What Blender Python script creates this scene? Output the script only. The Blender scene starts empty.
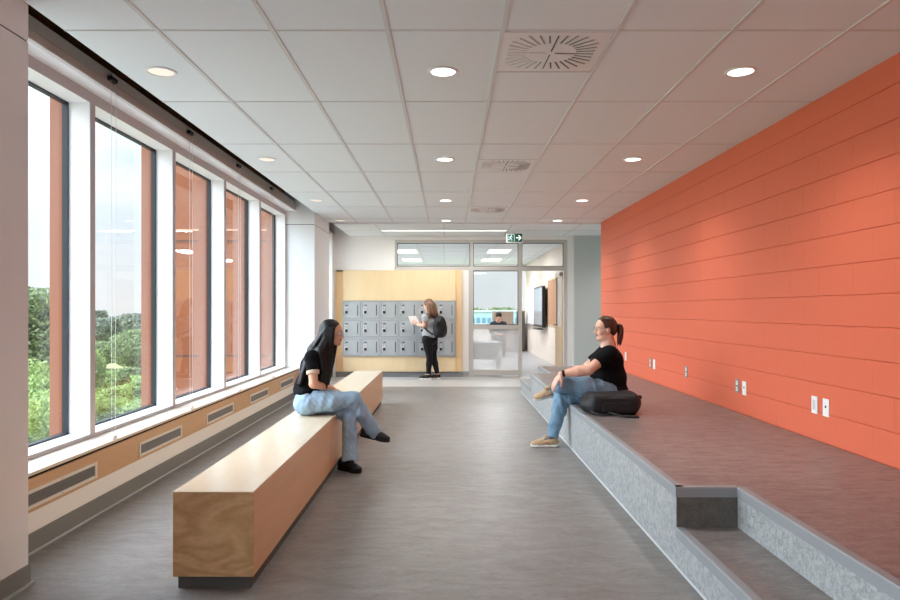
import bpy, bmesh, math, random
import numpy as np
from mathutils import Vector, Matrix

SC = bpy.context.scene
COL = SC.collection
R = math.radians

# ------------------------------------------------------------------ camera
F_PX, CX, CY, EYE = 680.0, 448.0, 309.5, 1.32
cam_d = bpy.data.cameras.new('camera'); cam = bpy.data.objects.new('camera', cam_d); COL.objects.link(cam)
cam.location = (0, 0, EYE); cam.rotation_euler = (R(90), 0, 0)
cam_d.sensor_width = 36.0; cam_d.lens = F_PX / 900 * 36
cam_d.shift_x = (450 - CX) / 900; cam_d.shift_y = (CY - 300) / 900
cam_d.clip_start = 0.05; cam_d.clip_end = 600
SC.camera = cam

# ------------------------------------------------------------------ view + world + added glow
SC.view_settings.view_transform = 'Standard'; SC.view_settings.look = 'None'
SC.view_settings.gamma = 1.0; SC.view_settings.use_curve_mapping = False
SC.view_settings.exposure = 0.50
SC.cycles.use_denoising = True
SC.cycles.max_bounces = 10; SC.cycles.diffuse_bounces = 6; SC.cycles.glossy_bounces = 4
SC.cycles.transparent_max_bounces = 16; SC.cycles.sample_clamp_indirect = 6.0
SKY_STRENGTH = 0.70
ADDED_GLOW = 9.5
ZENITH = 3.0
LAMP_WATTS = 60.0
TROFFER_WATTS = 44.0
LINEAR_WATTS = 26.0

world = bpy.data.worlds.new('sky'); SC.world = world; world.use_nodes = True
nt = world.node_tree; nt.nodes.clear()
def wn(t, **k):
    n = nt.nodes.new(t)
    for a, b in k.items(): setattr(n, a, b)
    return n
tc = wn('ShaderNodeTexCoord'); sep = wn('ShaderNodeSeparateXYZ'); nt.links.new(tc.outputs['Generated'], sep.inputs[0])
grad = wn('ShaderNodeValToRGB'); nt.links.new(sep.outputs['Z'], grad.inputs['Fac'])
el = grad.color_ramp.elements
el[0].position = 0.0; el[0].color = (0.86, 0.91, 0.95, 1)
el[1].position = 0.55; el[1].color = (0.50, 0.68, 0.94, 1)
e = grad.color_ramp.elements.new(0.12); e.color = (0.78, 0.87, 0.97, 1)
mp = wn('ShaderNodeMapping'); mp.inputs['Scale'].default_value = (1.6, 1.6, 6.5)
nt.links.new(tc.outputs['Generated'], mp.inputs[0])
nz = wn('ShaderNodeTexNoise'); nz.inputs['Scale'].default_value = 2.2; nz.inputs['Detail'].default_value = 7; nz.inputs['Roughness'].default_value = 0.6
nt.links.new(mp.outputs[0], nz.inputs['Vector'])
cr = wn('ShaderNodeValToRGB'); cr.color_ramp.elements[0].position = 0.40; cr.color_ramp.elements[1].position = 0.62
nt.links.new(nz.outputs['Fac'], cr.inputs['Fac'])
mx = wn('ShaderNodeMix', data_type='RGBA'); nt.links.new(cr.outputs['Color'], mx.inputs[0])
nt.links.new(grad.outputs['Color'], mx.inputs[6]); mx.inputs[7].default_value = (0.93, 0.95, 0.98, 1)
# bright sky patch added out of view, square to the windows, and a brighter zenith
def vmath(op, *a):
    n = wn('ShaderNodeVectorMath', operation=op)
    for i, v in enumerate(a):
        if isinstance(v, tuple): n.inputs[i].default_value = v
        else: nt.links.new(v, n.inputs[i])
    return n
def fmath(op, *a):
    n = wn('ShaderNodeMath', operation=op)
    for i, v in enumerate(a):
        if isinstance(v, (int, float)): n.inputs[i].default_value = v
        else: nt.links.new(v, n.inputs[i])
    return n.outputs[0]
nd = vmath('NORMALIZE', tc.outputs['Generated'])
dt = vmath('DOT_PRODUCT', nd.outputs[0], tuple(Vector((-0.80, -0.10, 0.62)).normalized()))
lobe = fmath('MULTIPLY', fmath('POWER', fmath('MAXIMUM', dt.outputs['Value'], 0.0), 4.0), ADDED_GLOW)
zen = fmath('MULTIPLY', fmath('POWER', fmath('MAXIMUM', sep.outputs['Z'], 0.0), 2.0), ZENITH)
gain = fmath('ADD', fmath('ADD', lobe, zen), SKY_STRENGTH)
bg = wn('ShaderNodeBackground'); nt.links.new(gain, bg.inputs['Strength'])
nt.links.new(mx.outputs[2], bg.inputs['Color'])
wo = wn('ShaderNodeOutputWorld'); nt.links.new(bg.outputs[0], wo.inputs[0])

# ------------------------------------------------------------------ helpers
def lin(c):
    out = []
    for v in c[:3]:
        v = v / 255.0
        out.append(v / 12.92 if v <= 0.04045 else ((v + 0.055) / 1.055) ** 2.4)
    return (*out, 1.0)

def at(px, py, Y):
    """a point of the room from its picture coordinates and its distance along the hall"""
    return Vector(((px - CX) * Y / F_PX, Y, EYE - (py - CY) * Y / F_PX))

def new_mat(name):
    m = bpy.data.materials.new(name); m.use_nodes = True
    return m, m.node_tree, m.node_tree.nodes['Principled BSDF']

def mat(name, rgb, rough=0.6, spec=0.4, metal=0.0, var=0.0, vscale=8.0, stretch=(1, 1, 1), bump=0.0, bscale=60.0, sheen=0.0):
    m, t, b = new_mat(name)
    col = lin(rgb)
    b.inputs['Roughness'].default_value = rough; b.inputs['Specular IOR Level'].default_value = spec
    b.inputs['Metallic'].default_value = metal; b.inputs['Base Color'].default_value = col
    if sheen: b.inputs['Sheen Weight'].default_value = sheen
    co = t.nodes.new('ShaderNodeTexCoord')
    if var:
        mp = t.nodes.new('ShaderNodeMapping'); mp.inputs['Scale'].default_value = stretch
        t.links.new(co.outputs['Object'], mp.inputs[0])
        n = t.nodes.new('ShaderNodeTexNoise'); n.inputs['Scale'].default_value = vscale; n.inputs['Detail'].default_value = 5
        t.links.new(mp.outputs[0], n.inputs['Vector'])
        r = t.nodes.new('ShaderNodeValToRGB')
        r.color_ramp.elements[0].position = 0.3; r.color_ramp.elements[1].position = 0.7
        r.color_ramp.elements[0].color = tuple(max(0, c * (1 - var)) for c in col[:3]) + (1,)
        r.color_ramp.elements[1].color = tuple(min(1, c * (1 + var)) for c in col[:3]) + (1,)
        t.links.new(n.outputs['Fac'], r.inputs['Fac']); t.links.new(r.outputs['Color'], b.inputs['Base Color'])
    if bump:
        n2 = t.nodes.new('ShaderNodeTexNoise'); n2.inputs['Scale'].default_value = bscale; n2.inputs['Detail'].default_value = 4
        t.links.new(co.outputs['Object'], n2.inputs['Vector'])
        bp = t.nodes.new('ShaderNodeBump'); bp.inputs['Strength'].default_value = bump; bp.inputs['Distance'].default_value = 0.004
        t.links.new(n2.outputs['Fac'], bp.inputs['Height']); t.links.new(bp.outputs[0], b.inputs['Normal'])
    return m

def emit(name, rgb, strength):
    m = bpy.data.materials.new(name); m.use_nodes = True; t = m.node_tree; t.nodes.clear()
    e = t.nodes.new('ShaderNodeEmission'); e.inputs['Color'].default_value = lin(rgb); e.inputs['Strength'].default_value = strength
    o = t.nodes.new('ShaderNodeOutputMaterial'); t.links.new(e.outputs[0], o.inputs[0])
    return m

def glass(name, tint=(0.985, 0.995, 0.99), f0=0.028):
    """thin pane: see-through, mirror-like at grazing angles"""
    m = bpy.data.materials.new(name); m.use_nodes = True; t = m.node_tree; t.nodes.clear()
    tr = t.nodes.new('ShaderNodeBsdfTransparent'); tr.inputs['Color'].default_value = (*tint, 1)
    gl = t.nodes.new('ShaderNodeBsdfGlossy'); gl.inputs['Roughness'].default_value = 0.0
    lw = t.nodes.new('ShaderNodeLayerWeight'); pw = t.nodes.new('ShaderNodeMath'); pw.operation = 'POWER'; pw.inputs[1].default_value = 5.0
    ma = t.nodes.new('ShaderNodeMath'); ma.operation = 'MULTIPLY_ADD'; ma.inputs[1].default_value = 0.7; ma.inputs[2].default_value = f0
    t.links.new(lw.outputs['Facing'], pw.inputs[0]); t.links.new(pw.outputs[0], ma.inputs[0])
    mi = t.nodes.new('ShaderNodeMixShader'); o = t.nodes.new('ShaderNodeOutputMaterial')
    t.links.new(ma.outputs[0], mi.inputs[0]); t.links.new(tr.outputs[0], mi.inputs[1]); t.links.new(gl.outputs[0], mi.inputs[2])
    t.links.new(mi.outputs[0], o.inputs[0])
    return m

def lino(name, base, alt, streak_dir=(1, 1, 1), rough=0.38, spec=0.45, scale=14.0, fine=90.0, amount=1.0, bump=0.05):
    """marbled linoleum: two close tones in streaks plus fine flecks"""
    m, t, b = new_mat(name)
    co = t.nodes.new('ShaderNodeTexCoord'); mp = t.nodes.new('ShaderNodeMapping'); mp.inputs['Scale'].default_value = streak_dir
    t.links.new(co.outputs['Object'], mp.inputs[0])
    n = t.nodes.new('ShaderNodeTexNoise'); n.inputs['Scale'].default_value = scale; n.inputs['Detail'].default_value = 9; n.inputs['Roughness'].default_value = 0.72; n.inputs['Distortion'].default_value = 0.6
    t.links.new(mp.outputs[0], n.inputs['Vector'])
    n2 = t.nodes.new('ShaderNodeTexNoise'); n2.inputs['Scale'].default_value = fine; n2.inputs['Detail'].default_value = 3
    t.links.new(mp.outputs[0], n2.inputs['Vector'])
    ad = t.nodes.new('ShaderNodeMath'); ad.operation = 'MULTIPLY_ADD'; ad.inputs[1].default_value = 0.4
    t.links.new(n2.outputs['Fac'], ad.inputs[0]); t.links.new(n.outputs['Fac'], ad.inputs[2])
    r = t.nodes.new('ShaderNodeValToRGB'); r.color_ramp.elements[0].position = 0.7 - 0.16 / amount; r.color_ramp.elements[1].position = 0.7 + 0.16 / amount
    r.color_ramp.elements[0].color = lin(alt); r.color_ramp.elements[1].color = lin(base)
    t.links.new(ad.outputs[0], r.inputs['Fac']); t.links.new(r.outputs['Color'], b.inputs['Base Color'])
    b.inputs['Roughness'].default_value = rough; b.inputs['Specular IOR Level'].default_value = spec
    if bump:
        bp = t.nodes.new('ShaderNodeBump'); bp.inputs['Strength'].default_value = bump; bp.inputs['Distance'].default_value = 0.003
        t.links.new(n.outputs['Fac'], bp.inputs['Height']); t.links.new(bp.outputs[0], b.inputs['Normal'])
    return m

def wood(name, light, dark, grain=(1, 1, 0.08), scale=5.0, rough=0.35, spec=0.4, figure=3.0, contrast=1.0, coat=0.0):
    """pale veneer: contour lines of a stretched noise give cathedral figure"""
    m, t, b = new_mat(name)
    co = t.nodes.new('ShaderNodeTexCoord'); mp = t.nodes.new('ShaderNodeMapping'); mp.inputs['Scale'].default_value = grain
    t.links.new(co.outputs['Object'], mp.inputs[0])
    n = t.nodes.new('ShaderNodeTexNoise'); n.inputs['Scale'].default_value = scale; n.inputs['Detail'].default_value = 2.5; n.inputs['Distortion'].default_value = 0.5
    t.links.new(mp.outputs[0], n.inputs['Vector'])
    mu = t.nodes.new('ShaderNodeMath'); mu.operation = 'MULTIPLY'; mu.inputs[1].default_value = figure * 6.28
    t.links.new(n.outputs['Fac'], mu.inputs[0])
    si = t.nodes.new('ShaderNodeMath'); si.operation = 'SINE'; t.links.new(mu.outputs[0], si.inputs[0])
    n2 = t.nodes.new('ShaderNodeTexNoise'); n2.inputs['Scale'].default_value = scale * 14; n2.inputs['Detail'].default_value = 3
    t.links.new(mp.outputs[0], n2.inputs['Vector'])
    m2 = t.nodes.new('ShaderNodeMath'); m2.operation = 'MULTIPLY_ADD'; m2.inputs[1].default_value = 0.45; m2.inputs[2].default_value = 0.275; t.links.new(n2.outputs['Fac'], m2.inputs[0])
    ma = t.nodes.new('ShaderNodeMath'); ma.operation = 'MULTIPLY_ADD'; ma.inputs[1].default_value = 0.16 * contrast
    t.links.new(si.outputs[0], ma.inputs[0]); t.links.new(m2.outputs[0], ma.inputs[2])
    r = t.nodes.new('ShaderNodeValToRGB'); r.color_ramp.elements[0].position = 0.25; r.color_ramp.elements[1].position = 0.75
    r.color_ramp.elements[0].color = lin(dark); r.color_ramp.elements[1].color = lin(light)
    t.links.new(ma.outputs[0], r.inputs['Fac']); t.links.new(r.outputs['Color'], b.inputs['Base Color'])
    b.inputs['Roughness'].default_value = rough; b.inputs['Specular IOR Level'].default_value = spec
    b.inputs['Coat Weight'].default_value = coat; b.inputs['Coat Roughness'].default_value = 0.2
    return m

class MB:
    """collects shapes in world coordinates, build() links them as ONE mesh object"""
    def __init__(s): s.bm = bmesh.new()
    def box(s, x0, x1, y0, y1, z0, z1, bevel=0.0, seg=1):
        vs = [s.bm.verts.new(p) for p in ((x0, y0, z0), (x1, y0, z0), (x1, y1, z0), (x0, y1, z0), (x0, y0, z1), (x1, y0, z1), (x1, y1, z1), (x0, y1, z1))]
        fs = [s.bm.faces.new([vs[i] for i in f]) for f in ((0, 3, 2, 1), (4, 5, 6, 7), (0, 1, 5, 4), (1, 2, 6, 5), (2, 3, 7, 6), (3, 0, 4, 7))]
        if bevel:
            ed = list({e for f in fs for e in f.edges})
            bmesh.ops.bevel(s.bm, geom=ed, offset=bevel, segments=seg, profile=0.7, affect='EDGES')
        return s
    def poly(s, pts):
        s.bm.faces.new([s.bm.verts.new(p) for p in pts]); return s
    def prism(s, pts, d):
        """polygon pts extruded by vector d"""
        d = Vector(d); a = [s.bm.verts.new(p) for p in pts]; b = [s.bm.verts.new(Vector(p) + d) for p in pts]
        n = len(pts)
        fs = [s.bm.faces.new(a), s.bm.faces.new(b[::-1])]
        for i in range(n): fs.append(s.bm.faces.new((a[i], b[i], b[(i + 1) % n], a[(i + 1) % n])))
        bmesh.ops.recalc_face_normals(s.bm, faces=fs)
        return s
    def tube(s, pts, rad, n=8, cap=True):
        pts = [Vector(p) for p in pts]; rings = []
        rr = rad if isinstance(rad, (list, tuple)) else [rad] * len(pts)
        up = Vector((0, 0, 1)); pt = None
        for i, p in enumerate(pts):
            t = (pts[min(i + 1, len(pts) - 1)] - pts[max(i - 1, 0)]).normalized()
            a = up if abs(t.dot(up)) < 0.9 else Vector((1, 0, 0))
            u = t.cross(a).normalized(); v = t.cross(u)
            if pt is not None and u.dot(pt) < 0: u, v = -u, -v
            pt = u
            rings.append([s.bm.verts.new(p + rr[i] * (math.cos(6.28318 * k / n) * u + math.sin(6.28318 * k / n) * v)) for k in range(n)])
        for a, b in zip(rings, rings[1:]):
            for k in range(n): s.bm.faces.new((a[k], a[(k + 1) % n], b[(k + 1) % n], b[k]))
        if cap: s.bm.faces.new(rings[0][::-1]); s.bm.faces.new(rings[-1])
        return s
    def lathe(s, c, prof, n=32, axis='Z'):
        """prof: (radius, height) pairs about an axis through c"""
        c = Vector(c); rings = []
        for r, h in prof:
            ring = []
            for k in range(n):
                a = 6.28318530718 * k / n; x, y = r * math.cos(a), r * math.sin(a)
                o = Vector((x, y, h)) if axis == 'Z' else (Vector((x, h, y)) if axis == 'Y' else Vector((h, x, y)))
                ring.append(s.bm.verts.new(c + o))
            rings.append(ring)
        for a, b in zip(rings, rings[1:]):
            for k in range(n): s.bm.faces.new((a[k], a[(k + 1) % n], b[(k + 1) % n], b[k]))
        if prof[0][0] > 0: s.bm.faces.new(rings[0][::-1])
        if prof[-1][0] > 0: s.bm.faces.new(rings[-1])
        return s
    def build(s, name, m, parent=None, smooth=False, fixn=True):
        if fixn: bmesh.ops.recalc_face_normals(s.bm, faces=s.bm.faces[:])
        me = bpy.data.meshes.new(name)
        off = Vector((0, 0, 0)); p = parent
        while p is not None: off += p.location; p = p.parent
        if parent is None:
            cs = [v.co for v in s.bm.verts]
            off = Vector(((min(c.x for c in cs) + max(c.x for c in cs)) / 2, (min(c.y for c in cs) + max(c.y for c in cs)) / 2, min(c.z for c in cs)))
        for v in s.bm.verts: v.co -= off
        s.bm.to_mesh(me); s.bm.free()
        if smooth:
            for f in me.polygons: f.use_smooth = True
        me.materials.append(m)
        o = bpy.data.objects.new(name, me); COL.objects.link(o)
        if parent is not None: o.parent = parent
        else: o.location = off
        return o

def tag(o, label, cat, group=None, kind=None):
    o['label'] = label; o['category'] = cat
    if group: o['group'] = group
    if kind: o['kind'] = kind
    return o
def thing(name, label, cat, loc, group=None, kind=None):
    o = bpy.data.objects.new(name, None); COL.objects.link(o); o.location = loc; o.empty_display_size = 0.1
    return tag(o, label, cat, group, kind)
def struct(o, label=None):
    o['kind'] = 'structure'
    if label: o['label'] = label
    return o
def copy_tree(o, parent=None):
    c = o.copy(); COL.objects.link(c)
    if parent is not None: c.parent = parent
    for ch in list(o.children): copy_tree(ch, c)
    return c
def box(name, x0, x1, y0, y1, z0, z1, m, parent=None, bevel=0.0):
    return MB().box(x0, x1, y0, y1, z0, z1, bevel).build(name, m, parent)

# ------------------------------------------------------------------ distance fields -> one continuous mesh (people, hair, bags)
class SDF:
    def __init__(s): s.p = []
    def cone(s, a, b, ra, rb, k=0.02, flat=False): s.p.append(('cone', Vector(a), Vector(b), ra, rb, k, flat)); return s
    def sph(s, c, r, k=0.02): return s.ell(c, (r, r, r), None, k)
    def ell(s, c, r, rot=None, k=0.02, sub=False): s.p.append(('ell', Vector(c), r, rot, k, sub)); return s
    def chain(s, pts, rads, k=0.02):
        for i in range(len(pts) - 1): s.cone(pts[i], pts[i + 1], rads[i], rads[i + 1], k)
        return s
    def rbox(s, c, h, r, rot=None, k=0.01, sub=False): s.p.append(('box', Vector(c), h, r, rot, k, sub)); return s
    def bounds(s):
        lo = np.full(3, 1e9); hi = np.full(3, -1e9)
        for p in s.p:
            if p[0] != 'cone' and p[-1]: continue
            l, h = s.bb(p); lo = np.minimum(lo, l); hi = np.maximum(hi, h)
        return lo, hi
    def bb(s, p):
        if p[0] == 'cone':
            a, b = np.array(p[1]), np.array(p[2])
            return np.minimum(a - p[3], b - p[4]), np.maximum(a + p[3], b + p[4])
        c = np.array(p[1])
        if p[0] == 'ell': e = max(p[2]); return c - e, c + e
        e = math.sqrt(sum(v * v for v in p[2])); return c - e, c + e
    def grid(s, h, noise=None):
        lo, hi = s.bounds(); lo = lo - 4 * h - 0.01; hi = hi + 4 * h + 0.01
        n = np.ceil((hi - lo) / h).astype(int) + 1
        ax = [(lo[i] + h * np.arange(n[i])).astype(np.float32) for i in range(3)]
        D = np.full(tuple(n), 0.3, np.float32)
        for p in s.p:
            l, u = s.bb(p); k = p[-2]; mg = 2.5 * k + 3 * h + 0.012
            sl = tuple(slice(max(0, int((l[i] - mg - lo[i]) / h)), min(n[i], int((u[i] + mg - lo[i]) / h) + 2)) for i in range(3))
            if any(q.start >= q.stop for q in sl): continue
            X = ax[0][sl[0]][:, None, None]; Y = ax[1][sl[1]][None, :, None]; Z = ax[2][sl[2]][None, None, :]
            sub = False
            if p[0] == 'cone':
                a, b, ra, rb, flat = p[1], p[2], p[3], p[4], p[6]
                d = b - a; L2 = max(d.dot(d), 1e-9)
                t = ((X - a.x) * d.x + (Y - a.y) * d.y + (Z - a.z) * d.z) / L2
                tcl = np.clip(t, 0, 1)
                q = np.sqrt((X - a.x - tcl * d.x) ** 2 + (Y - a.y - tcl * d.y) ** 2 + (Z - a.z - tcl * d.z) ** 2) - (ra + (rb - ra) * tcl)
                if flat: q = np.maximum(q, (t - 1) * math.sqrt(L2))
            else:
                rot = p[3] if p[0] == 'ell' else p[4]; c = p[1]; x, y, z = X - c.x, Y - c.y, Z - c.z; sub = p[-1]
                if rot is not None:      # rows of rot = local axes
                    x, y, z = (rot[i][0] * x + rot[i][1] * y + rot[i][2] * z for i in range(3))
                if p[0] == 'ell':
                    r = p[2]
                    k0 = np.sqrt((x / r[0]) ** 2 + (y / r[1]) ** 2 + (z / r[2]) ** 2)
                    k1 = np.sqrt((x / r[0] ** 2) ** 2 + (y / r[1] ** 2) ** 2 + (z / r[2] ** 2) ** 2) + 1e-6
                    q = k0 * (k0 - 1) / k1
                else:
                    hh, r = p[2], p[3]
                    qx, qy, qz = np.abs(x) - hh[0] + r, np.abs(y) - hh[1] + r, np.abs(z) - hh[2] + r
                    q = np.sqrt(np.maximum(qx, 0) ** 2 + np.maximum(qy, 0) ** 2 + np.maximum(qz, 0) ** 2) + np.minimum(np.maximum(qx, np.maximum(qy, qz)), 0) - r
            A = D[sl]; q = q.astype(np.float32)
            if sub:
                q = -q; hh = np.clip(0.5 - 0.5 * (A - q) / k, 0, 1); D[sl] = A + (q - A) * hh + k * hh * (1 - hh)
            else:
                hh = np.clip(0.5 + 0.5 * (A - q) / k, 0, 1); D[sl] = A + (q - A) * hh - k * hh * (1 - hh)
        if noise is not None:
            D = D + noise(ax[0][:, None, None], ax[1][None, :, None], ax[2][None, None, :]).astype(np.float32)
        return D, lo
    def build(s, name, m, parent=None, h=0.006, noise=None, paint=None):
        D, lo = s.grid(h, noise)
        v, f = surface_nets(D, lo, h)
        off = Vector((0, 0, 0)); p = parent
        while p is not None: off += p.location; p = p.parent
        if parent is None:
            off = Vector(((v[:, 0].min() + v[:, 0].max()) / 2, (v[:, 1].min() + v[:, 1].max()) / 2, v[:, 2].min()))
        me = bpy.data.meshes.new(name)
        vv = v - np.array(off)
        me.vertices.add(len(vv)); me.vertices.foreach_set('co', vv.astype(np.float32).ravel())
        me.loops.add(f.size); me.loops.foreach_set('vertex_index', f.ravel().astype(np.int32))
        me.polygons.add(len(f)); me.polygons.foreach_set('loop_start', np.arange(0, f.size, 4, dtype=np.int32))
        me.polygons.foreach_set('use_smooth', np.ones(len(f), bool))
        me.update(calc_edges=True); me.validate()
        for q in (m if isinstance(m, list) else [m]): me.materials.append(q)
        if paint:
            cen = v[f].mean(1); idx = np.zeros(len(f), np.int32)
            for c, r, i in paint:
                rr = np.array(r if hasattr(r, '__len__') else (r, r, r))
                idx[(((cen - np.array(c)) / rr) ** 2).sum(1) < 1] = i
            me.polygons.foreach_set('material_index', idx)
        o = bpy.data.objects.new(name, me); COL.objects.link(o)
        if parent is not None: o.parent = parent
        else: o.location = off
        return o

def surface_nets(D, lo, h):
    S = D < 0
    n = D.shape; c = tuple(k - 1 for k in n)
    cnt = np.zeros(c, np.int8)
    for i in (0, 1):
        for j in (0, 1):
            for k in (0, 1): cnt += S[i:i + c[0], j:j + c[1], k:k + c[2]]
    mask = (cnt > 0) & (cnt < 8)
    I = np.argwhere(mask); idx = np.full(c, -1, np.int64); idx[mask] = np.arange(len(I))
    acc = np.zeros((len(I), 3)); num = np.zeros(len(I))
    for a in range(3):
        o1, o2 = [x for x in range(3) if x != a]
        for u in (0, 1):
            for w in (0, 1):
                p = I.copy(); p[:, o1] += u; p[:, o2] += w; q = p.copy(); q[:, a] += 1
                d0 = D[p[:, 0], p[:, 1], p[:, 2]]; d1 = D[q[:, 0], q[:, 1], q[:, 2]]
                cr = (d0 < 0) != (d1 < 0)
                t = np.where(cr, d0 / np.where(cr, d0 - d1, 1), 0)
                pos = (p - I).astype(float); pos[:, a] += t
                acc[cr] += pos[cr]; num[cr] += 1
    v = lo + h * (I + acc / num[:, None])
    faces = []
    for a in range(3):
        o1, o2 = (a + 1) % 3, (a + 2) % 3
        A = [slice(None)] * 3; B = [slice(None)] * 3; A[a] = slice(0, -1); B[a] = slice(1, None)
        E = S[tuple(A)] != S[tuple(B)]
        e = np.argwhere(E); e = e[(e[:, o1] > 0) & (e[:, o2] > 0) & (e[:, o1] < n[o1] - 1) & (e[:, o2] < n[o2] - 1)]
        ins = S[e[:, 0], e[:, 1], e[:, 2]]
        def cell(d1, d2):
            q = e.copy(); q[:, o1] += d1; q[:, o2] += d2
            return idx[q[:, 0], q[:, 1], q[:, 2]]
        quad = np.stack([cell(-1, -1), cell(0, -1), cell(0, 0), cell(-1, 0)], 1)
        quad[~ins] = quad[~ins][:, ::-1]
        faces.append(quad)
    f = np.concatenate(faces)
    return v, f[(f >= 0).all(1)]

# ================================================================== MATERIALS
M_CEIL = mat('ceiling_tile', (231, 237, 240), 0.9, 0.2, bump=0.12, bscale=260)
M_TBAR = mat('ceiling_bar', (214, 214, 213), 0.55, 0.4)
M_WHITE = mat('white_paint', (241, 241, 238), 0.6, 0.3)
M_PIER = mat('pier_panel', (232, 236, 237), 0.5, 0.35)
M_FRAMEW = mat('white_frame', (240, 240, 238), 0.45, 0.4)
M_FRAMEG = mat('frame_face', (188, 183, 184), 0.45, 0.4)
M_GASKET = mat('dark_gasket', (46, 52, 56), 0.5, 0.4)
M_BLACK = mat('black_recess', (14, 14, 15), 0.8, 0.2)
M_BASE = mat('rubber_base', (126, 128, 128), 0.5, 0.4)
M_TOE = mat('base_toe', (166, 169, 170), 0.45, 0.4)
M_SILL = mat('sill_laminate', (226, 216, 200), 0.22, 0.5)
M_BAND = wood('sill_band_wood', (210, 178, 140), (194, 158, 118), (1, 0.12, 1), 5.0, 0.45, 0.35, 2.0, 0.6)
M_BENCH_TOP = wood('bench_top_veneer', (232, 214, 186), (222, 201, 168), (1, 0.1, 1), 5.0, 0.22, 0.5, 2.0, 0.5, 0.3)  # paler than the other panels: daylight on the seat put into the veneer
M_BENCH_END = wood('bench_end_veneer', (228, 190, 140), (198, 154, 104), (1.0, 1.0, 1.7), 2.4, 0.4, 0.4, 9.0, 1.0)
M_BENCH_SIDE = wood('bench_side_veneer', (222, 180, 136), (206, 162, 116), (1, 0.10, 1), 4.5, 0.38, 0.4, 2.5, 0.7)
M_TOEKICK = mat('toe_kick', (92, 92, 88), 0.6, 0.3)
M_FLOOR = lino('lino_floor', (143, 139, 135), (115, 108, 102), (1.0, 2.6, 1), 0.40, 0.42, 5.0, 50.0, 0.85)
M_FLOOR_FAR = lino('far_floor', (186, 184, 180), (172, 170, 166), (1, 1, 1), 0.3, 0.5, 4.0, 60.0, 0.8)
M_DECK = lino('platform_lino', (142, 135, 131), (104, 96, 92), (1.0, 2.6, 1), 0.36, 0.45, 7.0, 60.0, 1.0)
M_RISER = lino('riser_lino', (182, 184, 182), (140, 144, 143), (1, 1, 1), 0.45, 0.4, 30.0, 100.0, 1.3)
M_RISER_DK = lino('riser_painted_shade', (112, 106, 100), (90, 84, 78), (1, 1, 1), 0.45, 0.4, 16.0, 80.0, 1.0)  # darker riser lino: shade on the camera-facing notch face put into the colour
M_NOSE = mat('nosing', (146, 149, 150), 0.5, 0.4)
M_TRIMLT = mat('toe_strip', (190, 194, 195), 0.5, 0.4)
M_GREYWALL = mat('grey_wall', (196, 202, 200), 0.7, 0.3, bump=0.08, bscale=60)
M_STORE = mat('storefront_metal', (196, 194, 188), 0.45, 0.5)
M_BIRCH = wood('birch_panel', (240, 218, 178), (230, 204, 158), (1, 1, 0.12), 2.2, 0.35, 0.4, 2.0, 0.4)
M_BIRCH_DK = wood('birch_edge', (238, 206, 158), (226, 190, 140), (1, 1, 0.12), 3.0, 0.4, 0.4, 2.0, 0.6)
M_DOORWOOD = wood('door_wood', (205, 172, 124), (190, 154, 104), (1, 1, 0.1), 4.0, 0.4, 0.4, 2.0, 0.6)
M_LOCKER = mat('locker_steel', (174, 179, 180), 0.42, 0.5)
M_LOCKER_DK = mat('locker_slot', (70, 76, 82), 0.5, 0.4)
M_SATIN = mat('satin_plate', (214, 216, 217), 0.3, 0.5, 0.2)
M_STEEL = mat('brushed_steel', (176, 178, 178), 0.32, 0.5, 0.9)
M_PLASTIC = mat('white_plastic', (240, 240, 238), 0.35, 0.5)
M_GREYPL = mat('grey_plate', (150, 150, 150), 0.4, 0.5, 0.3)
M_DARK = mat('dark_plastic', (28, 28, 30), 0.45, 0.5)
M_BLIND = mat('blind_fabric', (214, 211, 208), 0.7, 0.3)
M_CHAIN = mat('blind_chain', (222, 222, 220), 0.3, 0.6)
M_VENTF = mat('vent_frame', (226, 224, 214), 0.45, 0.4)
M_VENTS = mat('vent_slat', (112, 110, 106), 0.4, 0.5, 0.3)
M_TERRA = mat('terracotta_panel', (144, 80, 42), 0.42, 0.5, var=0.05, vscale=0.6)
M_GLASS = glass('clear_glass')
M_GLASS_IN = glass('partition_glass', (0.97, 0.985, 0.985))
M_LENS_DIM = emit('dimmed_lens', (255, 244, 226), 0.75)
M_LENS = emit('lamp_lens', (255, 250, 240), 4.0)
M_TROFF = emit('troffer_lens', (255, 250, 240), 2.0)
M_LINEAR = emit('linear_lens', (255, 252, 246), 3.0)
M_CLASSFLOOR = mat('classroom_floor', (160, 160, 164), 0.35, 0.4)
M_CLASSWALL = mat('classroom_block', (216, 204, 194), 0.6, 0.3)

# frosted film: part see-through, part milky
M_FROST = bpy.data.materials.new('frosted_film'); M_FROST.use_nodes = True
t_ = M_FROST.node_tree; t_.nodes.clear()
a_ = t_.nodes.new('ShaderNodeBsdfTransparent'); b_ = t_.nodes.new('ShaderNodeBsdfTranslucent'); b_.inputs['Color'].default_value = (0.9, 0.92, 0.94, 1)
c_ = t_.nodes.new('ShaderNodeBsdfDiffuse'); c_.inputs['Color'].default_value = (0.86, 0.88, 0.9, 1)
d_ = t_.nodes.new('ShaderNodeMixShader'); d_.inputs[0].default_value = 0.5; e_ = t_.nodes.new('ShaderNodeMixShader'); e_.inputs[0].default_value = 0.38
t_.links.new(b_.outputs[0], d_.inputs[1]); t_.links.new(c_.outputs[0], d_.inputs[2]); t_.links.new(a_.outputs[0], e_.inputs[1]); t_.links.new(d_.outputs[0], e_.inputs[2])
o_ = t_.nodes.new('ShaderNodeOutputMaterial'); t_.links.new(e_.outputs[0], o_.inputs[0])

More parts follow.
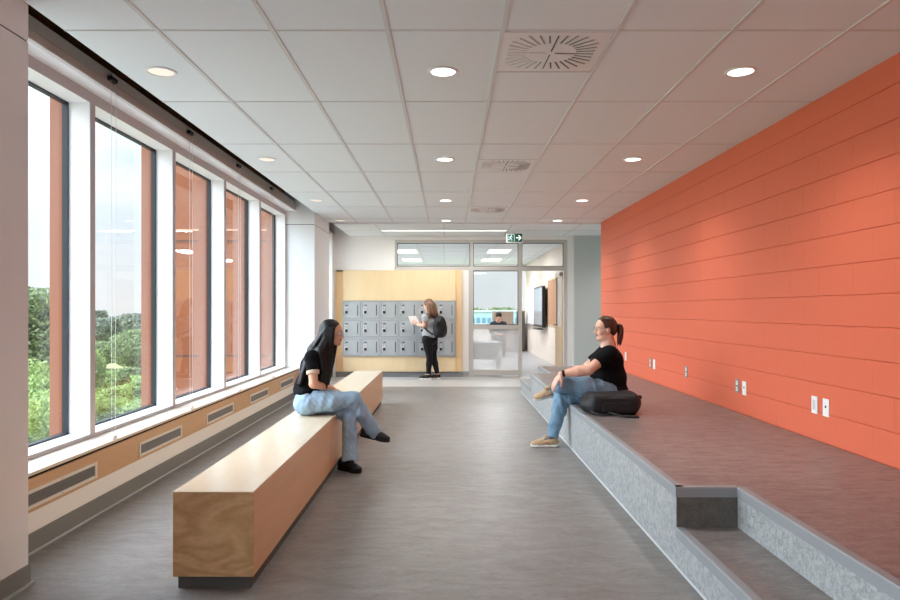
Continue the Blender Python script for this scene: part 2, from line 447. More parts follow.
# painted block wall: grooves are modelled, upright joints are a faint bump
M_ORANGE, t_, b_ = new_mat('orange_block_paint')
b_.inputs['Base Color'].default_value = lin((220, 110, 80)); b_.inputs['Roughness'].default_value = 0.62; b_.inputs['Specular IOR Level'].default_value = 0.3
co_ = t_.nodes.new('ShaderNodeTexCoord'); sx_ = t_.nodes.new('ShaderNodeSeparateXYZ'); cb_ = t_.nodes.new('ShaderNodeCombineXYZ')
t_.links.new(co_.outputs['Object'], sx_.inputs[0]); t_.links.new(sx_.outputs['Y'], cb_.inputs[0]); t_.links.new(sx_.outputs['Z'], cb_.inputs[1])
br_ = t_.nodes.new('ShaderNodeTexBrick'); br_.inputs['Scale'].default_value = 1.0; br_.inputs['Mortar Size'].default_value = 0.006; br_.inputs['Mortar Smooth'].default_value = 0.6
br_.inputs['Brick Width'].default_value = 0.4; br_.inputs['Row Height'].default_value = 0.2; t_.links.new(cb_.outputs[0], br_.inputs['Vector'])
no_ = t_.nodes.new('ShaderNodeTexNoise'); no_.inputs['Scale'].default_value = 55; no_.inputs['Detail'].default_value = 5; t_.links.new(co_.outputs['Object'], no_.inputs['Vector'])
b1_ = t_.nodes.new('ShaderNodeBump'); b1_.inputs['Strength'].default_value = 0.5; b1_.inputs['Distance'].default_value = 0.006; b1_.invert = True
b2_ = t_.nodes.new('ShaderNodeBump'); b2_.inputs['Strength'].default_value = 0.35; b2_.inputs['Distance'].default_value = 0.004
t_.links.new(br_.outputs['Fac'], b1_.inputs['Height']); t_.links.new(no_.outputs['Fac'], b2_.inputs['Height'])
t_.links.new(b1_.outputs[0], b2_.inputs['Normal']); t_.links.new(b2_.outputs[0], b_.inputs['Normal'])

# ================================================================== SETTING
YB = -5.2          # behind the photographer
CEIL = 2.78; XR = 2.562; XL = -2.262; XP = -2.016
struct(box('floor', -2.7, 4.2, YB, 11.63, -0.25, 0.0, M_FLOOR), 'grey linoleum hall floor')
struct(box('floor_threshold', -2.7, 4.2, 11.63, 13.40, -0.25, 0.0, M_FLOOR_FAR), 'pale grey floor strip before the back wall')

# ceiling with its bars
ce = struct(box('ceiling', -2.006, 4.2, YB, 11.39, CEIL, CEIL + 0.03, M_CEIL), 'white tiled suspended ceiling')
g = MB()
for k in range(7):
    x = -1.517 + 0.601 * k
    g.box(x - 0.012, x + 0.012, YB, 11.385, CEIL - 0.006, CEIL + 0.001)
tb = g.build('ceiling_bar', M_TBAR, ce)
g = MB()
for k in range(-7, 7):
    y = 3.555 + 1.22 * k
    g.box(-2.004, XR, y - 0.006, y + 0.006, CEIL - 0.004, CEIL + 0.001)
for y in (4.175, 6.605, 10.265): g.box(0.288, 0.874, y - 0.006, y + 0.006, CEIL - 0.004, CEIL + 0.001)
g.build('ceiling_bar', M_TBAR, ce)
c2 = struct(box('ceiling_rear', -1.93, 4.2, 11.39, 13.40, 2.762, 2.81, M_CEIL), 'white ceiling strip before the back wall')
g = MB()
for x in (-1.23, -0.07, 1.09, 2.25): g.box(x - 0.012, x + 0.012, 11.40, 13.35, 2.757, 2.763)
g.box(-1.93, 4.2, 12.352, 12.364, 2.757, 2.763); g.box(-1.93, 4.2, 11.39, 11.41, 2.757, 2.763)
g.build('ceiling_bar', M_TBAR, c2)
struct(box('ceiling_light_block', -2.75, 4.3, YB - 0.2, 13.64, 3.25, 3.5, M_BLACK), 'unseen black roof slab added above the ceiling to stop light leaks')  # unseen slab added so sky light does not leak into the window recess
struct(box('trim_1', -2.46, -1.90, YB, 13.60, 3.18, 3.24, M_BLACK), 'recess above the windows, its shade painted black')  # shade inside the blind recess put into its black colour

# orange block wall, grooved at each course
pts = []
prof = [(XR, 0.0)]
zz = 0.21
while zz < 2.79:
    prof += [(XR, zz - 0.006), (XR + 0.0035, zz - 0.0015), (XR + 0.0035, zz + 0.0015), (XR, zz + 0.006)]; zz += 0.2
prof += [(XR, 3.25), (XR + 0.2, 3.25), (XR + 0.2, 0.0)]
m = MB(); m.prism([(x, YB, z) for x, z in prof], (0, 11.39 - YB, 0))
w = m.build('wall_right', M_ORANGE); struct(w, 'orange painted concrete block wall')
# the brick pattern must meet the grooves: shift the object origin to a joint
for v in w.data.vertices: v.co.z += w.location.z - 0.01
w.location.z = 0.01

# back wall and its pieces
YBW = 13.35
struct(box('wall_back', -2.7, 0.405, YBW + 0.27, YBW + 0.42, 0, 2.10, M_WHITE)); struct(box('wall_back_top', -2.7, -1.045, YBW + 0.27, YBW + 0.42, 2.10, 3.25, M_WHITE))
struct(box('wall_back_upper', -2.7, -1.045, YBW, YBW + 0.27, 2.09, 3.25, M_WHITE), 'white wall over the wooden locker surround')
struct(box('wall_back_side', -2.7, -2.20, YBW - 0.02, YBW + 0.27, 0, 3.25, M_WHITE))
struct(box('wall_back_header', -1.045, 2.347, YBW, YBW + 0.14, 2.690, 3.25, M_WHITE), 'white strip above the high glazing')
struct(box('wall_back_infill', 0.275, 0.408, YBW, YBW + 0.14, 0, 2.09, M_WHITE), 'white wall strip between lockers and glazing')
struct(box('wall_back_pier', 2.347, 2.46, YBW - 0.02, YBW + 0.14, 0, 3.25, M_WHITE), 'white wall strip beside the doorway')
struct(box('wall_back_grey', 2.46, 4.2, YBW - 0.10, YBW + 0.14, 0, 3.25, M_GREYWALL), 'pale grey wall beside the doorway')
struct(box('wall_far_right', 4.2, 4.35, 11.0, 13.49, 0, 3.25, M_GREYWALL))
struct(box('wall_right_return', XR + 0.2, 4.2, 11.2, 11.35, 0, 3.25, M_GREYWALL))
struct(box('wall_front', -2.7, 4.2, YB - 0.15, YB, 0, 3.25, mat('dark_end_wall', (92, 92, 94), 0.7)))  # unseen end wall, coloured dark to dim the light from behind the camera
b = MB(); b.box(-2.2, 0.27, YBW - 0.045, YBW, 0, 0.105); struct(b.build('baseboard_back', M_BASE))
b = MB(); b.box(0.275, 0.408, YBW - 0.012, YBW, 0, 0.105); struct(b.build('baseboard_infill', M_TOE))

# ---- window wall
struct(box('wall_left', -2.46, XL, YB, 13.33, 0, 0.2216, M_WHITE), 'white strip under the window ledge')
struct(box('trim_2', -2.46, XL + 0.004, YB, 13.33, 0.2216, 0.404, M_BAND), 'wooden band under the window ledge')
struct(box('trim_3', -2.46, XL - 0.004, YB, 13.33, 0.404, 0.419, M_BLACK), 'black strip painted as the shadow gap under the window ledge')  # solid strip whose black colour stands for the shade under the ledge
struct(MB().box(-2.456, XL + 0.008, YB, 13.33, 0.419, 0.438, 0.002).build('window_sill', M_SILL), 'pale glossy window ledge')
b = MB(); b.box(XL, XL + 0.008, YB, 13.33, 0, 0.108)
bl = struct(b.build('baseboard_left', M_BASE))
b = MB(); b.prism([(XL + 0.007, YB, 0), (XL + 0.018, YB, 0), (XL + 0.017, YB, 0.004), (XL + 0.007, YB, 0.010)], (0, 13.33 - YB, 0)); b.build('base_toe', M_TOE, bl)  # pale toe: the highlight along the cove put into its colour
# outside skin below and above the glass
struct(box('wall_outside_lower', -2.70, -2.465, YB, 13.6, -5.0, 0.405, M_TERRA))
struct(box('wall_outside_upper', -2.70, -2.465, YB, 13.6, 2.82, 3.5, M_TERRA))
struct(box('trim_4', -2.464, -2.30, YB, 13.6, 2.812, 2.86, M_FRAMEW), 'white soffit above the windows')

BAY = 1.395
def window(n, y0, y1):
    """one bay: y0 far edge of the near post, y1 near edge of the far post"""
    z0, z1 = 0.466, 2.738
    xf, xg = -2.454, -2.60
    f = MB()
    f.box(xg, xf, y0, y1, 0.435, z0); f.box(xg, xf, y0, y1, z1, 2.812)           # rails
    fr = f.build('window_%d' % n, M_FRAMEW); struct(fr, 'tall window, %s' % ('first', 'second', 'third', 'fourth', 'fifth', 'narrow sliver beyond the white pier')[n - 1] + (' from the camera' if n < 6 else '') if n < 7 else 'unseen tall window added behind the camera for daylight')
    g = MB()                                                                     # grey room-side faces of the rails
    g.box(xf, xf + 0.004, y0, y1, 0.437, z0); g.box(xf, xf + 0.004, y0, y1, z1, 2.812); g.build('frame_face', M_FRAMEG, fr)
    k = MB(); d0, d1 = -2.637, -2.598
    k.box(d0, d1, y0, y1, z0 - 0.02, z0 + 0.012); k.box(d0, d1, y0, y1, z1 - 0.012, z1 + 0.02)
    k.box(d0, d1, y0 - 0.02, y0 + 0.012, z0, z1); k.box(d0, d1, y1 - 0.012, y1 + 0.02, z0, z1); k.build('gasket', M_GASKET, fr)
    box('glass_pane', -2.628, -2.622, y0 + 0.004, y1 - 0.004, z0 + 0.004, z1 - 0.004, M_GLASS, fr)
    return fr
def post(y0, y1, terra=True):
    p = struct(box('window_post', -2.60, -2.454, y0, y1, 0.435, 2.812, M_FRAMEW), 'white post between two tall windows')
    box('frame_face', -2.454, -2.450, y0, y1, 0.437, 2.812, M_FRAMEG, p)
    if terra: box('outer_fin', -2.735, -2.640, y0 + 0.012, y1 - 0.012, 0.40, 2.83, M_TERRA, p)
YP = [3.262 + BAY * k for k in range(6)]       # near edges of the posts (first one sits against the near pier)
for k in range(1, 5): post(YP[k], YP[k] + 0.066)
post(YP[5] + 0.0, YP[5] + 0.05); post(3.262 - 0.03, 3.262 + 0.03)
for k in range(5): window(k + 1, YP[k] + (0.066 if k else 0.03), YP[k + 1])
window(6, 11.60, 13.05); post(11.545, 11.60); post(13.05, 13.11)
struct(box("trim_5", -2.60, -2.235, 13.115, 13.33, 0.439, 2.80, M_FRAMEW), 'white return beside the far window')
yy = 1.90  # unseen windows added behind the camera for more daylight
for k in range(5):
    post(yy - 0.033, yy + 0.033); window(7 + k, yy - BAY + 0.033, yy - 0.033); yy -= BAY
post(yy - 0.033, yy + 0.033)
def pier(y0, y1):
    p = struct(box('wall_pier', -2.70, XP, y0, y1, 0.0, 2.600, M_PIER), 'white panelled pier between windows')
    box('pier_panel', -2.70, XP, y0, y1, 2.608, 3.18, M_PIER, p)
    box('panel_joint', -2.70, XP - 0.006, y0 + 0.004, y1 - 0.004, 2.59, 2.615, M_BLACK, p)
    box('pier_base', -2.30, XP + 0.008, y0 - 0.008, y1 + 0.008, 0.0, 0.098, M_BASE, p)
    b = MB(); b.box(-2.30, XP + 0.020, y0 - 0.02, y1 + 0.02, 0, 0.012); b.build('base_toe', M_TOE, p)
pier(1.945, 3.266); pier(10.272, 11.55)

# ---- glazed partition at the back
def storefront():
    Y0, Y1 = YBW + 0.005, YBW + 0.115
    f = MB()
    for x0, x1, z0, z1 in ((-1.04, -1.005, 2.135, 2.69), (0.41, 0.495, 0.0, 2.135), (0.435, 0.495, 2.135, 2.69), (1.385, 1.452, 0, 2.69), (2.275, 2.345, 0, 2.69)):
        f.box(x0, x1, Y0, Y1, z0, z1)
    for x0, x1, z0, z1 in ((-1.005, 0.435, 2.63, 2.69), (0.495, 1.385, 2.63, 2.69), (1.452, 2.275, 2.63, 2.69),
                           (-1.005, 0.41, 2.085, 2.165), (0.495, 1.385, 2.085, 2.165), (1.452, 2.275, 2.085, 2.165),
                           (0.495, 1.385, 0.935, 1.015), (0.495, 1.385, 0.03, 0.130)):
        f.box(x0, x1, Y0, Y1, z0, z1)
    fr = struct(f.build('window_12', M_STORE), 'grey metal glazed partition at the back of the hall')
    for i, (x0, x1, z0, z1) in enumerate(((-1.005, 0.435, 2.165, 2.63), (0.495, 1.385, 2.165, 2.63), (1.452, 2.275, 2.165, 2.63), (0.495, 1.385, 1.015, 2.085))):
        box('glass_pane', x0, x1, YBW + 0.055, YBW + 0.063, z0, z1, M_GLASS_IN, fr)
    box('frosted_pane', 0.495, 1.385, YBW + 0.055, YBW + 0.063, 0.130, 0.935, M_FROST, fr)
    g = MB()
    for x0, x1, z0, z1 in ((0.495, 1.385, 1.015, 2.085), (0.495, 1.385, 2.165, 2.63), (-1.005, 0.435, 2.165, 2.63), (1.452, 2.275, 2.165, 2.63)):
        for q in ((x0, x0 + 0.012, z0, z1), (x1 - 0.012, x1, z0, z1), (x0, x1, z0, z0 + 0.012), (x0, x1, z1 - 0.012, z1)):
            g.box(q[0], q[1], YBW + 0.045, YBW + 0.075, q[2], q[3])
    g.build('glazing_bead', M_GASKET, fr)
storefront()

# ---- the open door: leaf swung into the classroom
def door():
    d = thing('door_1', 'wooden glazed door standing open into the classroom', 'door', (2.29, 13.48, 0), None, 'structure')
    del d['category']
    x0, x1, y0, y1 = 2.268, 2.310, 13.485, 14.40
    m = MB()
    m.box(x0, x1, y0, y1, 0.02, 0.98); m.box(x0, x1, y0, y1, 1.98, 2.08); m.box(x0, x1, y0, y0 + 0.13, 0.98, 1.98); m.box(x0, x1, y1 - 0.13, y1, 0.98, 1.98)
    m.build('door_leaf', M_DOORWOOD, d)
    box('door_glass', 2.286, 2.292, y0 + 0.13, y1 - 0.13, 0.98, 1.98, M_FROST, d)
    m = MB(); m.tube([(x0 - 0.055, y1 - 0.08, 1.0), (x0 - 0.055, y1 - 0.20, 1.0)], 0.010); m.tube([(x0, y1 - 0.08, 1.0), (x0 - 0.055, y1 - 0.08, 1.0)], 0.010)
    m.build('door_handle', M_STEEL, d)
    for z in (0.25, 1.05, 1.85):
        MB().lathe((2.312, 13.477, z - 0.05), [(0.008, 0), (0.008, 0.10)], 10).build('hinge', M_STEEL, d)
    box('door_closer', 2.21, 2.266, 13.50, 13.78, 2.0, 2.06, M_STEEL, d)
door()

# ---- classroom behind the partition
YC = 22.0; CWX = 2.52
struct(box('floor_classroom', -2.7, CWX + 0.2, 13.40, YC + 0.2, -0.25, 0.0, M_CLASSFLOOR))
struct(box('ceiling_classroom', -2.7, CWX + 0.2, 13.49, YC + 0.2, 2.78, 3.0, M_CEIL))
struct(box('wall_classroom_left', -2.85, -2.7, 13.4, YC + 0.2, -0.25, 3.0, M_WHITE))
m = MB(); m.box(CWX, CWX + 0.15, 13.49, YC + 0.2, 0, 3.0); struct(m.build('wall_classroom_right', M_CLASSWALL), 'pale block wall of the classroom')
g = MB()
for k in range(1, 14): g.box(CWX - 0.0015, CWX + 0.01, 13.5, YC, 0.2 * k - 0.004, 0.2 * k + 0.004)
struct(g.build('trim_6', mat('block_joint', (198, 186, 176), 0.7)), 'mortar joints of the classroom wall')
struct(box('wall_classroom_back', -2.7, CWX, YC, YC + 0.15, 0, 0.80, M_WHITE))
struct(box('wall_classroom_lintel', -2.7, CWX, YC, YC + 0.15, 2.62, 2.8, M_WHITE))
m = MB()
for x in (-2.7, -1.2, 0.3, 2.33): m.box(x, x + 0.08, YC, YC + 0.14, 0.80, 2.62)
m.box(-2.7, CWX, YC, YC + 0.14, 0.80, 0.86); m.box(-2.7, CWX, YC, YC + 0.14, 2.56, 2.62)
g = MB()
for x in (-1.9, -1.3, -0.7, -0.1, 0.5, 1.1, 1.7, 2.3): g.box(x - 0.012, x + 0.012, 13.5, YC, 2.774, 2.781)
for k in range(7): g.box(-2.7, CWX, 14.6 + 1.22 * k, 14.615 + 1.22 * k, 2.776, 2.781)
struct(g.build('trim_7', M_TBAR), 'ceiling bars of the classroom')
fr = struct(m.build('window_13', M_FRAMEW), 'wide classroom window')
box('glass_pane', -2.65, 2.45, YC + 0.06, YC + 0.066, 0.86, 2.56, M_GLASS, fr)

# ================================================================== OBJECTS
# ---- plywood bench
def bench():
    x0, x1, y0, y1, z0, z1 = -1.296, -0.916, 3.20, 9.53, 0.062, 0.4626
    t = thing('bench', 'long pale plywood box bench running down the hall', 'bench', ((x0 + x1) / 2, (y0 + y1) / 2, 0))
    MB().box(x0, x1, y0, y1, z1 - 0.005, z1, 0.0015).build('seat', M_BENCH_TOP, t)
    n = 3; L = (y1 - y0 - 0.04) / n
    for s in range(n):
        a, b = y0 + 0.02 + L * s, y0 + 0.02 + L * (s + 1) - 0.0025
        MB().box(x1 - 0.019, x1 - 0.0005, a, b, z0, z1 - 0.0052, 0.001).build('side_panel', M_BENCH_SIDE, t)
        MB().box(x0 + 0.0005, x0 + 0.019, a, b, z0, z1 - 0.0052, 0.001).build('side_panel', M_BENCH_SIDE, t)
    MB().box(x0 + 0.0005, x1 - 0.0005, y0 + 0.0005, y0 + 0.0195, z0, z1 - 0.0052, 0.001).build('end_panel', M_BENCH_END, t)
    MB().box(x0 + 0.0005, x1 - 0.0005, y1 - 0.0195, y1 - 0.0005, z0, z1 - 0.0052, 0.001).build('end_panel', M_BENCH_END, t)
    MB().box(x0 + 0.018, x1 - 0.018, y0 + 0.022, y1 - 0.022, 0.0, z0 + 0.003).build('toe_kick', M_TOEKICK, t)
bench()

# ---- raised platform
XE, XI, ZP, ZS = 1.171, 1.482, 0.41, 0.205
def platform():
    YB = -5.17
    ya, yb, yc = 3.48, 9.65, 10.95
    t = thing('platform', 'raised grey linoleum platform with stepped corners along the orange wall', 'platform', (1.85, 5, 0))
    m = MB()
    m.prism([(XI, YB, ZP), (XI, ya, ZP), (XE, ya, ZP), (XE, yb, ZP), (XI - 0.03, yb, ZP), (XI - 0.03, yc, ZP), (XR - 0.002, yc, ZP), (XR - 0.002, YB + 0.01, ZP)], (0, 0, -0.03))
    m.build('deck', M_DECK, t)
    e = 0.0005
    m = MB(); m.box(XE + e, XE + 0.05, ya + 0.0125, yb, 0.0, ZP - 0.03); m.box(XI + e, XI + 0.05, YB, ya, ZS, ZP - 0.03)
    m.box(XI - 0.03 + e, XI + 0.02, yb, yc, ZS, ZP - 0.03)
    m.box(XE + e, XE + 0.05, YB, ya + 0.0125, 0, ZS - 0.02); m.box(XE + e, XE + 0.05, yb, yc, 0, ZS - 0.02)
    m.build('riser', M_RISER, t)
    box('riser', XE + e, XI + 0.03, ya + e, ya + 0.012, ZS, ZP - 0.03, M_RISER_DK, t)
    m = MB(); m.box(XE + 0.02, XR - 0.01, yc - 0.05, yc - e, 0, ZS - 0.02); m.build('riser', M_RISER, t); box('riser', XI, XR - 0.01, yc - 0.05, yc - e, ZS - 0.02, ZP - 0.03, M_RISER, t)
    for y0, y1 in ((YB, ya), (yb, yc)):
        box('step_tread', XE, XI + 0.04 if y0 == YB else XI + 0.01, y0, y1 + (0.02 if y0 == YB else 0), ZS - 0.02, ZS, M_DECK, t)
    # rubber nosings: a lip on the tread and a fin down the riser
    def nose(p0, p1, z, out):
        (xa, ya_), (xb, yb_) = p0, p1; n = MB()
        d = Vector((xb - xa, yb_ - ya_, 0)); o = Vector((out[0], out[1], 0))
        A = Vector((xa, ya_, z))
        prof = [(-0.035, 0.0025), (0.003, 0.0025), (0.007, -0.004), (0.005, -0.050), (-0.004, -0.050), (-0.004, -0.002), (-0.035, -0.0005)]
        n.prism([A + o * u + Vector((0, 0, v)) for u, v in prof], d); n.build('nosing', M_NOSE, t)
    nose((XE, ya + 0.0005), (XE, yb), ZP, (-1, 0)); nose((XI, YB), (XI, ya), ZP, (-1, 0)); nose((XE - 0.007, ya), (XI, ya), ZP, (0, -1))
    nose((XI - 0.03, yb), (XI - 0.03, yc), ZP, (-1, 0)); nose((XE, YB), (XE, ya), ZS, (-1, 0)); nose((XE, yb), (XE, yc), ZS, (-1, 0))
    m = MB(); m.prism([(XE + e, YB, 0), (XE + e - 0.007, YB, 0), (XE + e - 0.007, YB, 0.003), (XE + e, YB, 0.008)], (0, yc - YB, 0)); m.build('toe_strip', M_TRIMLT, t)
platform()

# ---- grilles in the wooden band
def vent(i, y0):
    w, z0, z1, x = 0.79, 0.2416, 0.3435, XL + 0.004
    lab = ['long white framed grille nearest the camera in the wooden band', 'white framed grille in the wooden band, second from the camera',
           'white framed grille in the wooden band, third from the camera', 'white framed grille in the wooden band, fourth from the camera', 'white framed grille in the wooden band just behind the person on the bench'][i]
    t = thing('wall_grille', lab, 'vent', (x, y0 + w / 2, z0), 'grilles in the wooden band')
    f = MB(); f.box(x, x + 0.006, y0, y0 + w, z0, z0 + 0.018); f.box(x, x + 0.006, y0, y0 + w, z1 - 0.018, z1)
    f.box(x, x + 0.006, y0, y0 + 0.024, z0 + 0.018, z1 - 0.018); f.box(x, x + 0.006, y0 + w - 0.024, y0 + w, z0 + 0.018, z1 - 0.018); f.build('frame', M_VENTF, t)
    box('backing', x, x + 0.001, y0 + 0.024, y0 + w - 0.024, z0 + 0.018, z1 - 0.018, M_DARK, t)
    s = MB(); n = 5
    for k in range(n):
        z = z0 + 0.018 + (z1 - z0 - 0.036) * (k + 0.5) / n
        s.prism([(x + 0.001, y0 + 0.024, z + 0.002), (x + 0.0055, y0 + 0.024, z - 0.004), (x + 0.0055, y0 + 0.024, z - 0.001), (x + 0.001, y0 + 0.024, z + 0.005)], (0, w - 0.048, 0))
    s.build('slats', M_VENTS, t)
    for yy_, zz_ in ((0.03, 0.009), (w / 2, 0.009), (w - 0.03, 0.009), (0.03, z1 - z0 - 0.009), (w / 2, z1 - z0 - 0.009), (w - 0.03, z1 - z0 - 0.009)):
        MB().lathe((x + 0.006, y0 + yy_, z0 + zz_), [(0.004, 0), (0.003, 0.002)], 8, 'X').build('screw', M_GREYPL, t)
for i in range(5): vent(i, 4.967 - 1.389 + 1.389 * i)

# ---- roller blinds rolled up in the recess, with their chains
def blind(i, y0, y1, yc):
    lab = ['rolled up grey blind over the first tall window from the camera', 'rolled up grey blind over the second tall window from the camera',
           'rolled up grey blind over the third tall window, terracotta outside', 'rolled up grey blind over the fourth tall window from the camera', 'rolled up grey blind over the fifth tall window, next to the white pier'][i]
    t = thing('roller_blind', lab, 'blind', (-2.28, (y0 + y1) / 2, 2.85), 'roller blinds over the tall windows')
    m = MB(); m.box(-2.40, -2.302, y0, y1, 2.865, 2.945, 0.003); m.build('cassette', M_BLIND, t)
    m = MB(); m.box(-2.33, -2.294, y0, y1, 2.808, 2.862, 0.003); m.build('bottom_bar', M_BLIND, t)
    if yc: MB().box(-2.30, -2.268, yc - 0.04, yc + 0.05, 2.87, 2.90, 0.004).build('bracket', M_DARK, t)
    if yc:
        pts = [(-2.275, yc + 0.035, 2.88)] + [(-2.275, yc + 0.035 - 0.010 * k / 8, 2.88 - 2.36 * k / 8) for k in range(1, 9)]
        pts += [(-2.275, yc + 0.02 * math.cos(a) - 0.0, 0.485 - 0.02 * math.sin(a)) for a in (0.5, 1.2, 1.9, 2.6)]
        pts += [(-2.275, yc - 0.025 - 0.010 * k / 8, 0.50 + 2.38 * k / 8) for k in range(9)]
        MB().tube(pts, 0.0016, 6).build('chain', M_CHAIN, t, True)
        MB().box(-2.290, -2.262, yc - 0.028, yc + 0.024, 0.4405, 0.462, 0.004).build('chain_tensioner', M_PLASTIC, t)
for k in range(5): blind(k, YP[k] + 0.01, YP[k + 1] - 0.005, YP[k + 1] - 0.03 if k < 4 else None)

# ---- recessed downlights
def downlight(x, y, lab, z=CEIL, lens=None):
    t = thing('downlight', lab, 'ceiling light', (x, y, z), 'round recessed ceiling lights')
    MB().lathe((x, y, z), [(0.074, -0.001), (0.076, -0.007), (0.090, -0.006), (0.093, 0.0)], 40).build('trim_ring', M_PLASTIC, t, True)
    MB().lathe((x, y, z), [(0.0, -0.003), (0.075, -0.003)], 40).build('lens', lens or M_LENS, t)
    if lens is None:
        ld = bpy.data.lights.new('lamp', 'SPOT'); lo = bpy.data.objects.new('lamp', ld); COL.objects.link(lo); lo.parent = t; lo.location = (0, 0, -0.012)
        ld.energy = LAMP_WATTS; ld.spot_size = R(128); ld.spot_blend = 1.0; ld.shadow_soft_size = 0.07; ld.color = (1.0, 0.98, 0.95)
rows = [(4.17, 'first row from the camera'), (6.605, 'second row from the camera'), (9.10, 'third row from the camera'), (11.15, 'fourth row, farthest from the camera')]
for x, side in ((-1.76, 'near the windows'), (-0.03, 'down the middle of the hall'), (1.795, 'near the orange wall')):
    for y, w_ in rows: downlight(x, y, 'round white ceiling light %s, %s' % (side, w_), CEIL, M_LENS_DIM if x < -1 else None)

downlight(3.4, 12.4, 'unseen round ceiling light added around the corner beyond the orange wall', 2.762)  # unseen lamp added to brighten the far end of the hall
# ---- swirl diffusers
def diffuser(y0, lab):
    x0, w = 0.296, 0.57; cx, cy = x0 + w / 2, y0 + 0.30; z = CEIL
    t = thing('air_diffuser', lab, 'air vent', (cx, cy, z), 'square ceiling air diffusers')
    MB().box(x0, x0 + w, y0 + 0.015, y0 + 0.595, z - 0.005, z + 0.0005, 0.002).build('face_plate', mat('diffuser_plate', (228, 227, 226), 0.4, 0.5), t)
    s = MB(); l = MB()
    for k in range(32):
        a = 6.28318 * k / 32 + 0.04; c, sn = math.cos(a), math.sin(a); m_ = max(abs(c), abs(sn))
        r0, r1 = 0.145, min(0.245 / m_, 0.285)
        if k % 8 == 0: r0 = 0.025
        d = Vector((c, sn, 0)); p = Vector((-sn, c, 0)); C0 = Vector((cx, cy, z - 0.0055))
        for B, wd, of, dz in ((s, 0.0045, 0.0, 0.0), (l, 0.0022, 0.0055, -0.003)):
            q = [C0 + d * r0 + p * (of - wd), C0 + d * r1 + p * (of - wd), C0 + d * r1 + p * (of + wd), C0 + d * r0 + p * (of + wd)]
            B.prism([v + Vector((0, 0, dz)) for v in q], (0, 0, 0.002 if dz == 0 else 0.0035))
    s.build('slots', M_DARK, t); l.build('blades', M_TBAR, t)
diffuser(3.56, 'square air diffuser with radial slots nearest the camera'); diffuser(6.60, 'square air diffuser in the ceiling, second from the camera'); diffuser(9.66, 'square air diffuser in the ceiling nearest the exit sign')

# ---- linear light and exit sign on the far ceiling strip
t = thing('linear_light', 'thin straight white light on the far ceiling before the partition', 'ceiling light', (-0.07, 12.36, 2.762))
box('housing', -1.215, 1.07, 12.345, 12.375, 2.752, 2.7575, M_PLASTIC, t); box('lens', -1.205, 1.06, 12.349, 12.371, 2.748, 2.752, M_LINEAR, t)
ld = bpy.data.lights.new('lamp', 'AREA'); ld.shape = 'RECTANGLE'; ld.size = 2.2; ld.size_y = 0.03; ld.energy = LINEAR_WATTS; ld.color = (1.0, 0.985, 0.96)
lo = bpy.data.objects.new('lamp', ld); COL.objects.link(lo); lo.parent = t; lo.location = (0, 0, -0.020)

def exit_sign():
    cx, y, z1 = 1.235, 12.60, 2.757; w, h = 0.31, 0.180
    z0 = z1 - 0.02 - h
    t = thing('exit_sign', 'green and white running man exit sign hung from the ceiling', 'exit sign', (cx, y, z0))
    MB().box(cx - w / 2, cx + w / 2, y - 0.02, y + 0.02, z0, z0 + h, 0.006).build('housing', M_PLASTIC, t)
    box('mount', cx - 0.06, cx + 0.06, y - 0.02, y + 0.02, z0 + h, z1, M_PLASTIC, t)
    gm = mat('sign_green', (22, 92, 74), 0.4, 0.4); wm = emit('sign_white', (225, 250, 240), 1.0)
    yf = y - 0.021
    box('sign_face', cx - w / 2 + 0.018, cx + w / 2 - 0.018, yf - 0.001, yf + 0.001, z0 + 0.014, z0 + h - 0.014, gm, t)
    P = MB(); u = cx - w / 2 + 0.03; v = z0 + 0.028; s = 0.122     # picture square of side s
    def bar(a, b, wd):
        a = Vector((u + a[0] * s, yf - 0.001, v + a[1] * s)); b = Vector((u + b[0] * s, yf - 0.001, v + b[1] * s))
        d = (b - a).normalized(); n = Vector((-d.z, 0, d.x)) * wd * s
        P.prism([a - n, b - n, b + n, a + n], (0, -0.0012, 0))
    P.prism([(u + s * (0.50 + 0.085 * math.cos(q * 0.5236)), yf - 0.001, v + s * (0.86 + 0.085 * math.sin(q * 0.5236))) for q in range(12)], (0, -0.0012, 0))
    bar((0.40, 0.74), (0.36, 0.42), 0.09); bar((0.44, 0.72), (0.64, 0.58), 0.04); bar((0.64, 0.58), (0.72, 0.66), 0.035); bar((0.38, 0.72), (0.18, 0.62), 0.04); bar((0.18, 0.62), (0.14, 0.46), 0.035)
    bar((0.38, 0.44), (0.58, 0.28), 0.05); bar((0.58, 0.28), (0.56, 0.05), 0.045); bar((0.34, 0.44), (0.24, 0.22), 0.05); bar((0.24, 0.22), (0.02, 0.20), 0.04)
    for a, b in (((0.0, 0.0), (0.0, 1.0)), ((0.0, 1.0), (0.95, 1.0)), ((0.95, 1.0), (0.95, 0.0))): bar(a, b, 0.03)
    P.build('running_man', wm, t)
    A = MB(); ax, az = cx + 0.075, z0 + h / 2
    A.box(ax - 0.052, ax + 0.03, yf - 0.0022, yf - 0.001, az - 0.011, az + 0.011)
    for sg in (1, -1): A.prism([(ax + 0.052, yf - 0.001, az), (ax + 0.008, yf - 0.001, az + sg * 0.048), (ax - 0.018, yf - 0.001, az + sg * 0.048), (ax + 0.026, yf - 0.001, az)], (0, -0.0012, 0))
    A.build('arrow', wm, t)
exit_sign()

